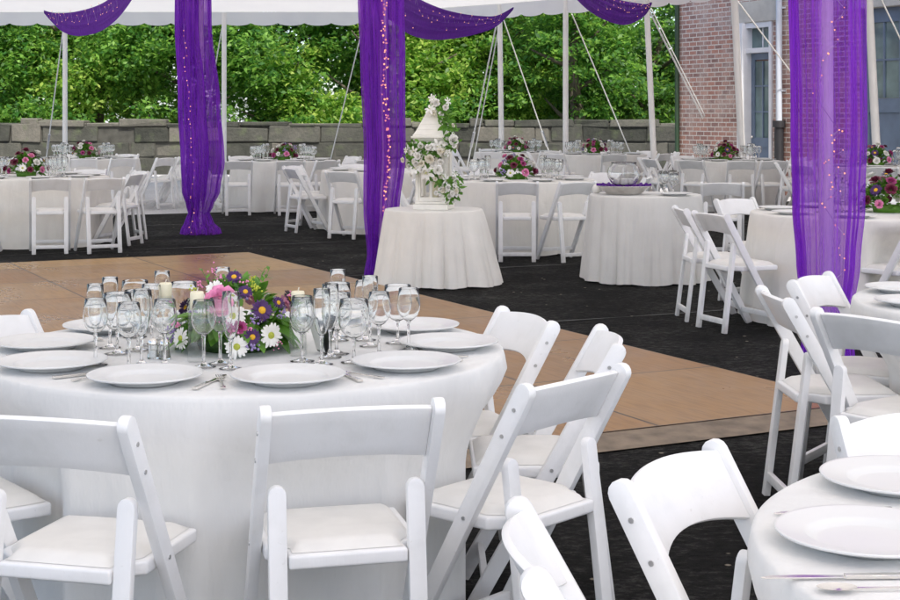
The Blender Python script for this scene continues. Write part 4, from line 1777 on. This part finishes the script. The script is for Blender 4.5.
MOUND = [make_mound(61, ['magenta', 'daisy', 'burgundy', 'rose', 'white_rose', 'aster', 'burgundy']),
         make_mound(62, ['burgundy', 'white_rose', 'rose', 'daisy', 'aster', 'white_rose', 'magenta']),
         make_mound(63, ['rose', 'burgundy', 'magenta', 'white_rose', 'burgundy', 'lilac', 'daisy'])]

FAR = [('brick', 0, 3.3, -.02, 1.0), ('corner_back', 2, .5, -.15, 1.0), ('lantern_side', 2, 1.1, .0, 1.0), ('pole_back', 1, 2.2, .0, 1.0), ('garage', 1, 4.0, -.05, 1.05),
       ('mid_back', 2, 5.0, .0, .95), ('left', 0, .2, -.08, 1.05), ('left_back', 1, 1.4, -.06, .95), ('behindcol', 0, 2.6, .15, 1.0)]
DESC = {k: T['d'].replace('flower ', '') for k, T in TABLES.items()}
for key, mi, rz, dx, sc in FAR:
    c = TABLES[key]['c']
    rg = random.Random(hash(key) % 1000 if False else len(key) * 7 + mi)
    proto_or_dup('mound%d' % mi, MOUND[mi], loc=(c[0] + dx, c[1], TOP + .001), rz=rz, scale=sc,
                 label='mound of pink, white and burgundy flowers on %s' % DESC[key], cat='bouquet', group='flower mounds on the guest tables')
    # glasses in two clusters and plates round the rim
    for side, nm in ((-1, 'left'), (1, 'right')):
        for k in range(11):
            gx = c[0] + dx + side * (.27 + .055 * (k % 4) + rg.uniform(0, .05))
            gy = c[1] - .16 + .15 * (k // 4) + rg.uniform(-.05, .05)
            kind = ('wine', 'goblet', 'flute', 'wine')[(k + mi) % 4]
            proto_or_dup('glass' + kind, GL[kind], loc=(gx, gy, TOP + .001), rz=0, scale=1.2, label='stemmed glass %s of the flowers on %s' % (nm, DESC[key]), cat='glass',
                         group='glasses %s of the flowers on %s' % (nm, DESC[key]))
    for k in range(8):
        a = 22 + 45 * k
        x, y = polar(c, a, TABLES[key]['r'] - .19)
        sd_ = SIDES[int(((a % 360)) // 45) % 8]
        sd_ = ['on the right', 'at the far right', 'at the far side', 'at the far left', 'on the left', 'at the near left', 'at the near side', 'at the near right'][int((a % 360) // 45) % 8]
        proto_or_dup('plate', PLATE, loc=(x, y, TOP + .0015), rz=0, label='white dinner plate %s of %s' % (sd_, DESC[key]), cat='plate', group='dinner plates on the guest tables')
# candle votive and card white blocks on far tables
# plates without flowers
for key, lst in (('corner', [(136, .60, 'upper white dinner plate with a wide rim'), (176, .60, 'lower white dinner plate with a wide rim')]),
                 ('edge', [(148, .60, 'white dinner plate'), (190, .60, 'second white dinner plate hidden by the chair back')]),
                 ('mid_col', [(250, .58, 'white dinner plate at the front'), (205, .58, 'white dinner plate at the left'), (160, .58, 'white dinner plate at the back left')])):
    for a, r, ds in lst:
        x, y = polar(TABLES[key]['c'], a, r)
        proto_or_dup('plate', PLATE, loc=(x, y, TOP + .0015), rz=0, label='%s on %s' % (ds, DESC[key]), cat='plate', group='dinner plates on the guest tables')
for (px, py, rz, src, ds) in ((838, 514, 97, KNIFE, 'knife between the two plates'), (838, 580, 92, KNIFE, 'knife below the lower plate'), (872, 592, 92, SPOON, 'spoon at the bottom edge')):
    s = (py - HOR) / (CAM_H - TOP)
    proto_or_dup(src.data.name, src, loc=((px - 450) / s, FPX / s, TOP + .001), rz=R_(rz), label='silver %s of the table in the lower right corner' % ds, cat='cutlery', group='cutlery on the corner table')

# ------------------------------------------------------------------ glass bowl and its tray
def bowl_group():
    c = Vector((BT[0] - .20, BT[1] - .10, TOP + .001))
    t = thing('tray', 'shallow silver tray with a ruffled purple lining under the glass bowl', 'tray', c)
    m = MB()
    m.lathe([(.0005, .0), (.13, .0), (.15, .008), (.235, .075), (.242, .078), (.238, .082), (.15, .014), (.0005, .008)], 48)
    m.build('dish', MAT['silver'], t, smooth='all')
    rng = random.Random(4)
    m = MB()
    def fn(u, v):
        a = 2 * PI * u
        r = .02 + .222 * v
        return (math.cos(a) * r, math.sin(a) * r, .030 + .055 * v + .008 * math.sin(a * 19) * v + .006 * math.sin(a * 43 + 1) * v + .006 * math.sin(r * 90))
    m.grid(fn, 180, 14, cu=True)
    m.build('purple_lining', MAT['tulle_dark'], t, smooth='all')
    b = MB()
    b.lathe([(.0005, .004), (.07, .0), (.11, .025), (.142, .075), (.148, .12), (.130, .165), (.105, .190), (.112, .205), (.1105, .2065), (.109, .205), (.102, .190), (.127, .164), (.145, .12), (.139, .075), (.107, .028), (.07, .006), (.0005, .007)], 48)
    bo = b.build('glass_bowl', MAT['thin_glass'], smooth='all')
    bo.location = c + Vector((.0, .0, .078))
    tag(bo, 'round clear glass fishbowl standing on the purple lined tray', 'bowl')
    for k, (dx, dy) in enumerate(((.0, -.02), (.055, .03), (-.055, .03), (.01, .075))):
        e = MB()
        e.lathe([(.0005, 0), (.032, 0), (.034, .004), (.034, .05), (.0005, .05)], 16)
        eo = e.build('votive_candle', MAT['petal_white'], smooth=True)
        eo.location = c + Vector((dx, dy - .0, .087))
        tag(eo, 'white votive candle inside the glass fishbowl', 'candle', 'votives in the glass bowl')
    for k, (dx, dy, kind) in enumerate(((.19, -.06, 'wine'), (.25, -.14, 'goblet'), (.27, .02, 'wine'), (.20, .10, 'goblet'))):
        proto_or_dup('glass' + kind, GL[kind], loc=(BT[0] + dx - .02, BT[1] + dy, TOP + .001), rz=0, scale=1.12,
                     label='stemmed glass standing right of the glass bowl', cat='glass', group='glasses right of the glass bowl')
    x = MB()
    x.ball((0, 0, .04), .042, 16, 10)
    xo = x.build('ball_candle', MAT['petal_white'], smooth='all')
    xo.location = (BT[0] - .42, BT[1] + .1, TOP)
    tag(xo, 'white ball shaped candle at the left of the glass bowl tray', 'candle')
    proto_or_dup('plate', PLATE, loc=(BT[0] + .22, BT[1] - .29, TOP + .0015), rz=0, label='white plate at the right front of the small table with the glass bowl', cat='plate')


bowl_group()


# ------------------------------------------------------------------ white lantern with its garland
LROT = R_(-11)


def build_lantern():
    o = Vector((LT[0] - .0, LT[1] - .04, LTOP + .001))
    t = thing('lantern', 'ornate cream wooden lantern with arched openings and tall roof on the ivory table', 'lantern', o, LROT)
    P = MAT['lantern_paint']
    m = MB()
    m.box((0, 0, .024), (.305, .305, .048))
    m.box((0, 0, .060), (.275, .275, .022))
    m.build('base', P, t, bevel=.005)
    w = .122
    zb, zt = .072, .600
    for sx in (-1, 1):
        for sy in (-1, 1):
            m = MB()
            m.box((sx * w, sy * w, (zb + zt) / 2), (.026, .026, zt - zb))
            m.build('corner_post', P, t, bevel=.003)
    # each side: a panel with two tall arches
    for k in range(4):
        M = Matrix.Rotation(k * PI / 2, 4, 'Z')
        m = MB()
        half, hw = w - .0135, .041
        ztop, spring = zt, .515
        def put(poly):
            vs = [M @ Vector((a, -w - .004, b)) for a, b in poly] + [M @ Vector((a, -w + .008, b)) for a, b in poly]
            n = len(poly)
            m.add(vs, [tuple(range(n)), tuple(range(2 * n - 1, n - 1, -1))] + [(i, n + i, n + (i + 1) % n, (i + 1) % n) for i in range(n)])
        cs = (-.052, .052)
        for c in cs:
            N = 14
            arc = [(c + hw * math.cos(PI * i / N), spring + hw * math.sin(PI * i / N)) for i in range(N + 1)]
            for i in range(N):
                (a0, b0), (a1, b1) = arc[i], arc[i + 1]
                put([(a1, b1), (a0, b0), (a0, ztop), (a1, ztop)])
        put([(-.011, zb), (.011, zb), (.011, ztop), (-.011, ztop)])
        put([(-half, zb), (-.052 - hw, zb), (-.052 - hw, ztop), (-half, ztop)])
        put([(.052 + hw, zb), (half, zb), (half, ztop), (.052 + hw, ztop)])
        for c in cs:
            put([(c - hw, zb + .001), (c + hw, zb + .001), (c + hw, zb + .035), (c - hw, zb + .035)])
        po = m.build('arched_side', P, t)
    m = MB()
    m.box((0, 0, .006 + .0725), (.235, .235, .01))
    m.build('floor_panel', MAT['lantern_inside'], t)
    m = MB()
    m.box((0, 0, .607), (.300, .300, .016))
    m.box((0, 0, .624), (.335, .335, .018))
    m.box((0, 0, .640), (.310, .310, .014))
    m.build('cornice', P, t, bevel=.003)
    # flared roof
    m = MB()
    lv = [(.150, .6475), (.132, .676), (.114, .712), (.095, .752), (.075, .795), (.056, .836), (.045, .86)]
    vs = []
    for r, z in lv:
        vs += [(-r, -r, z), (r, -r, z), (r, r, z), (-r, r, z)]
    fs = []
    for j in range(len(lv) - 1):
        for i in range(4):
            fs.append((j * 4 + i, j * 4 + (i + 1) % 4, j * 4 + 4 + (i + 1) % 4, j * 4 + 4 + i))
    fs.append((24, 25, 26, 27))
    fs.append((3, 2, 1, 0))
    m.add(vs, fs)
    for r, z in ((.130, .690), (.108, .735), (.080, .793)):
        m.box((0, 0, z), (r * 2 - .008, r * 2 - .008, .008))
    m.build('roof', P, t)
    m = MB()
    m.lathe([(.042, .858), (.048, .866), (.030, .880), (.022, .895), (.034, .912), (.030, .935), (.014, .955), (.008, .972), (.001, .985)], 16)
    m.build('finial', P, t, smooth='all')
    # candle inside
    c = MB()
    c.lathe([(.0005, 0), (.04, 0), (.04, .18), (.0005, .18)], 20)
    co = c.build('pillar_candle', MAT['candle_wax'], smooth=True)
    co.location = o + Vector((0, 0, .0845))
    tag(co, 'cream pillar candle inside the white lantern', 'candle')
    # garland
    rng = random.Random(17)
    g = thing('flower_garland', 'garland of white roses and lilies with green leaves winding down the lantern', 'garland', o)
    path = [(.055, -.06, .93), (.075, -.09, .86), (.10, -.12, .78), (.13, -.17, .69), (.165, -.19, .60), (.10, -.20, .52), (-.02, -.20, .50), (-.10, -.19, .55), (-.19, -.13, .54),
            (-.21, -.08, .46), (-.15, -.18, .41), (-.06, -.20, .36), (.02, -.21, .30), (.08, -.21, .24), (.13, -.20, .16), (.18, -.15, .12), (.19, -.12, .20), (.185, -.10, .30), (.17, -.17, .09)]
    path = [Vector(p) for p in path]
    m = MB()
    for i in range(len(path) - 1):
        if i == 15:
            pass
        for k in range(30):
            q = rng.random()
            p = path[i].lerp(path[i + 1], q) + Vector((rng.gauss(0, .025), rng.gauss(0, .015), rng.gauss(0, .025)))
            d = Vector((rng.gauss(0, 1), rng.gauss(-.5, .5), rng.gauss(-.1, 1)))
            leaf(m, p, d, (rng.gauss(0, .4), -1, rng.gauss(.4, .4)), rng.uniform(.03, .075), rng.uniform(.014, .034), rng.uniform(-.1, .5))
    m.build('foliage', MAT['leaf_bouquet'], g, smooth='all')
    m = MB()
    m.tube(path, .004, 5)
    m.build('stem', MAT['stem_green'], g)
    bl = [('white_rose', .165, -.21, .60, .050), ('cream_rose', .075, -.225, .50, .042), ('lily', .03, -.225, .55, .062), ('lily', -.055, -.235, .32, .070), ('cream_rose', -.03, -.235, .44, .044),
          ('white_rose', .035, -.24, .345, .042), ('white_rose', -.13, -.22, .46, .034), ('lily', -.15, -.21, .35, .055), ('white_rose', -.11, -.215, .55, .032), ('lily', -.165, -.19, .50, .05),
          ('white_rose', -.20, -.12, .55, .033), ('white_rose', -.15, -.21, .40, .03), ('white_rose', .0, -.23, .40, .03), ('cream_rose', -.10, -.23, .40, .032), ('lily', .10, -.225, .26, .045),
          ('white_rose', .06, -.225, .18, .026), ('white_rose', .13, -.22, .12, .026), ('white_rose', .17, -.18, .08, .024), ('white_rose', .16, -.20, .17, .026), ('lily', .12, -.215, .18, .036),
          ('white_rose', .19, -.15, .25, .03), ('lily', .18, -.15, .31, .036), ('white_rose', .02, -.22, .15, .022), ('white_rose', .085, -.225, .085, .02),
          ('white_rose', -.22, -.07, .46, .03), ('white_rose', -.21, -.1, .37, .026), ('white_rose', -.19, -.14, .30, .024),
          ('white_rose', .02, -.10, .92, .034), ('lily', -.03, -.10, .86, .05), ('white_rose', .10, -.14, .88, .028), ('lily', .12, -.12, .93, .036), ('cream_rose', -.005, -.11, .83, .028), ('white_rose', .06, -.13, .82, .026), ('lily', -.01, -.07, .96, .04)]
    for k in range(46):
        i = rng.choice([2, 3, 4, 5, 5, 6, 6, 7, 8, 9, 9, 10, 10, 11, 12, 12, 13, 13, 14, 17])
        q = path[i].lerp(path[i + 1], rng.random())
        bl.append((rng.choice(['white_rose', 'cream_rose', 'white_rose', 'lily']), q.x + rng.gauss(0, .035), q.y - .035 + rng.gauss(0, .012), q.z + rng.gauss(0, .035), rng.uniform(.016, .030)))
    for kd, x, y, z, s in bl:
        bloom({'white_rose': 'white_rose', 'cream_rose': 'cream_rose', 'lily': 'lily'}[kd], kd, g, (x, y, z), Vector((x * 1.2 + rng.gauss(0, .08), -.25, rng.gauss(.05, .08))), s * 1.06, rng)


build_lantern()

# ------------------------------------------------------------------ light, sky, camera
SUN_EL, SUN_AZ = 52.0, 157.0          # azimuth measured from +Y toward +X
w = bpy.data.worlds.new('World')
scene.world = w
w.use_nodes = True
nt = w.node_tree
nt.nodes.clear()
out = nt.nodes.new('ShaderNodeOutputWorld')
bg = nt.nodes.new('ShaderNodeBackground')
sky = nt.nodes.new('ShaderNodeTexSky')
sky.sky_type = 'NISHITA'
sky.sun_disc = False
sky.sun_elevation = R_(SUN_EL)
sky.sun_rotation = R_(SUN_AZ)
sky.dust_density = 1.6
sky.air_density = 0.6
sky.ozone_density = 1.0
bg.inputs['Strength'].default_value = 0.41
wb = nt.nodes.new('ShaderNodeMix')
wb.data_type = 'RGBA'
wb.blend_type = 'MULTIPLY'
wb.inputs['Factor'].default_value = 1.0
wb.inputs[7].default_value = (1.08, 1.0, 0.88, 1)
nt.links.new(sky.outputs['Color'], wb.inputs[6])
nt.links.new(wb.outputs[2], bg.inputs['Color'])
nt.links.new(bg.outputs[0], out.inputs['Surface'])

sl = bpy.data.lights.new('sun', 'SUN')
sl.energy = 5.0
sl.angle = R_(0.6)
sl.color = (1.0, 0.95, 0.87)
so = bpy.data.objects.new('sun', sl)
COL.objects.link(so)
sd_ = Vector((math.sin(R_(SUN_AZ)) * math.cos(R_(SUN_EL)), math.cos(R_(SUN_AZ)) * math.cos(R_(SUN_EL)), math.sin(R_(SUN_EL))))
so.rotation_euler = sd_.to_track_quat('Z', 'Y').to_euler()
so.location = (0, 0, 30)

cd = bpy.data.cameras.new('camera')
cd.sensor_width = 36.0
cd.lens = 36.0 * FPX / 900.0
cd.shift_x = 0.0
cd.shift_y = -(300.0 - HOR) / 900.0
cd.clip_start = 0.05
cd.clip_end = 1500.0
co = bpy.data.objects.new('camera', cd)
COL.objects.link(co)
co.location = (0, 0, CAM_H)
co.rotation_euler = (R_(90), 0, 0)
scene.camera = co

scene.view_settings.view_transform = 'Standard'
scene.view_settings.look = 'None'
scene.view_settings.exposure = 0.0
cy = scene.cycles
cy.max_bounces = 24
cy.diffuse_bounces = 5
cy.glossy_bounces = 4
cy.transmission_bounces = 20
cy.transparent_max_bounces = 32
cy.caustics_reflective = True
cy.caustics_refractive = True
cy.blur_glossy = 0.5
cy.sample_clamp_indirect = 6.0
cy.use_denoising = True
cy.use_adaptive_sampling = True
cy.adaptive_threshold = 0.02
try:
    cy.denoiser = 'OPENIMAGEDENOISE'
except Exception:
    pass
scene.render.engine = 'CYCLES'
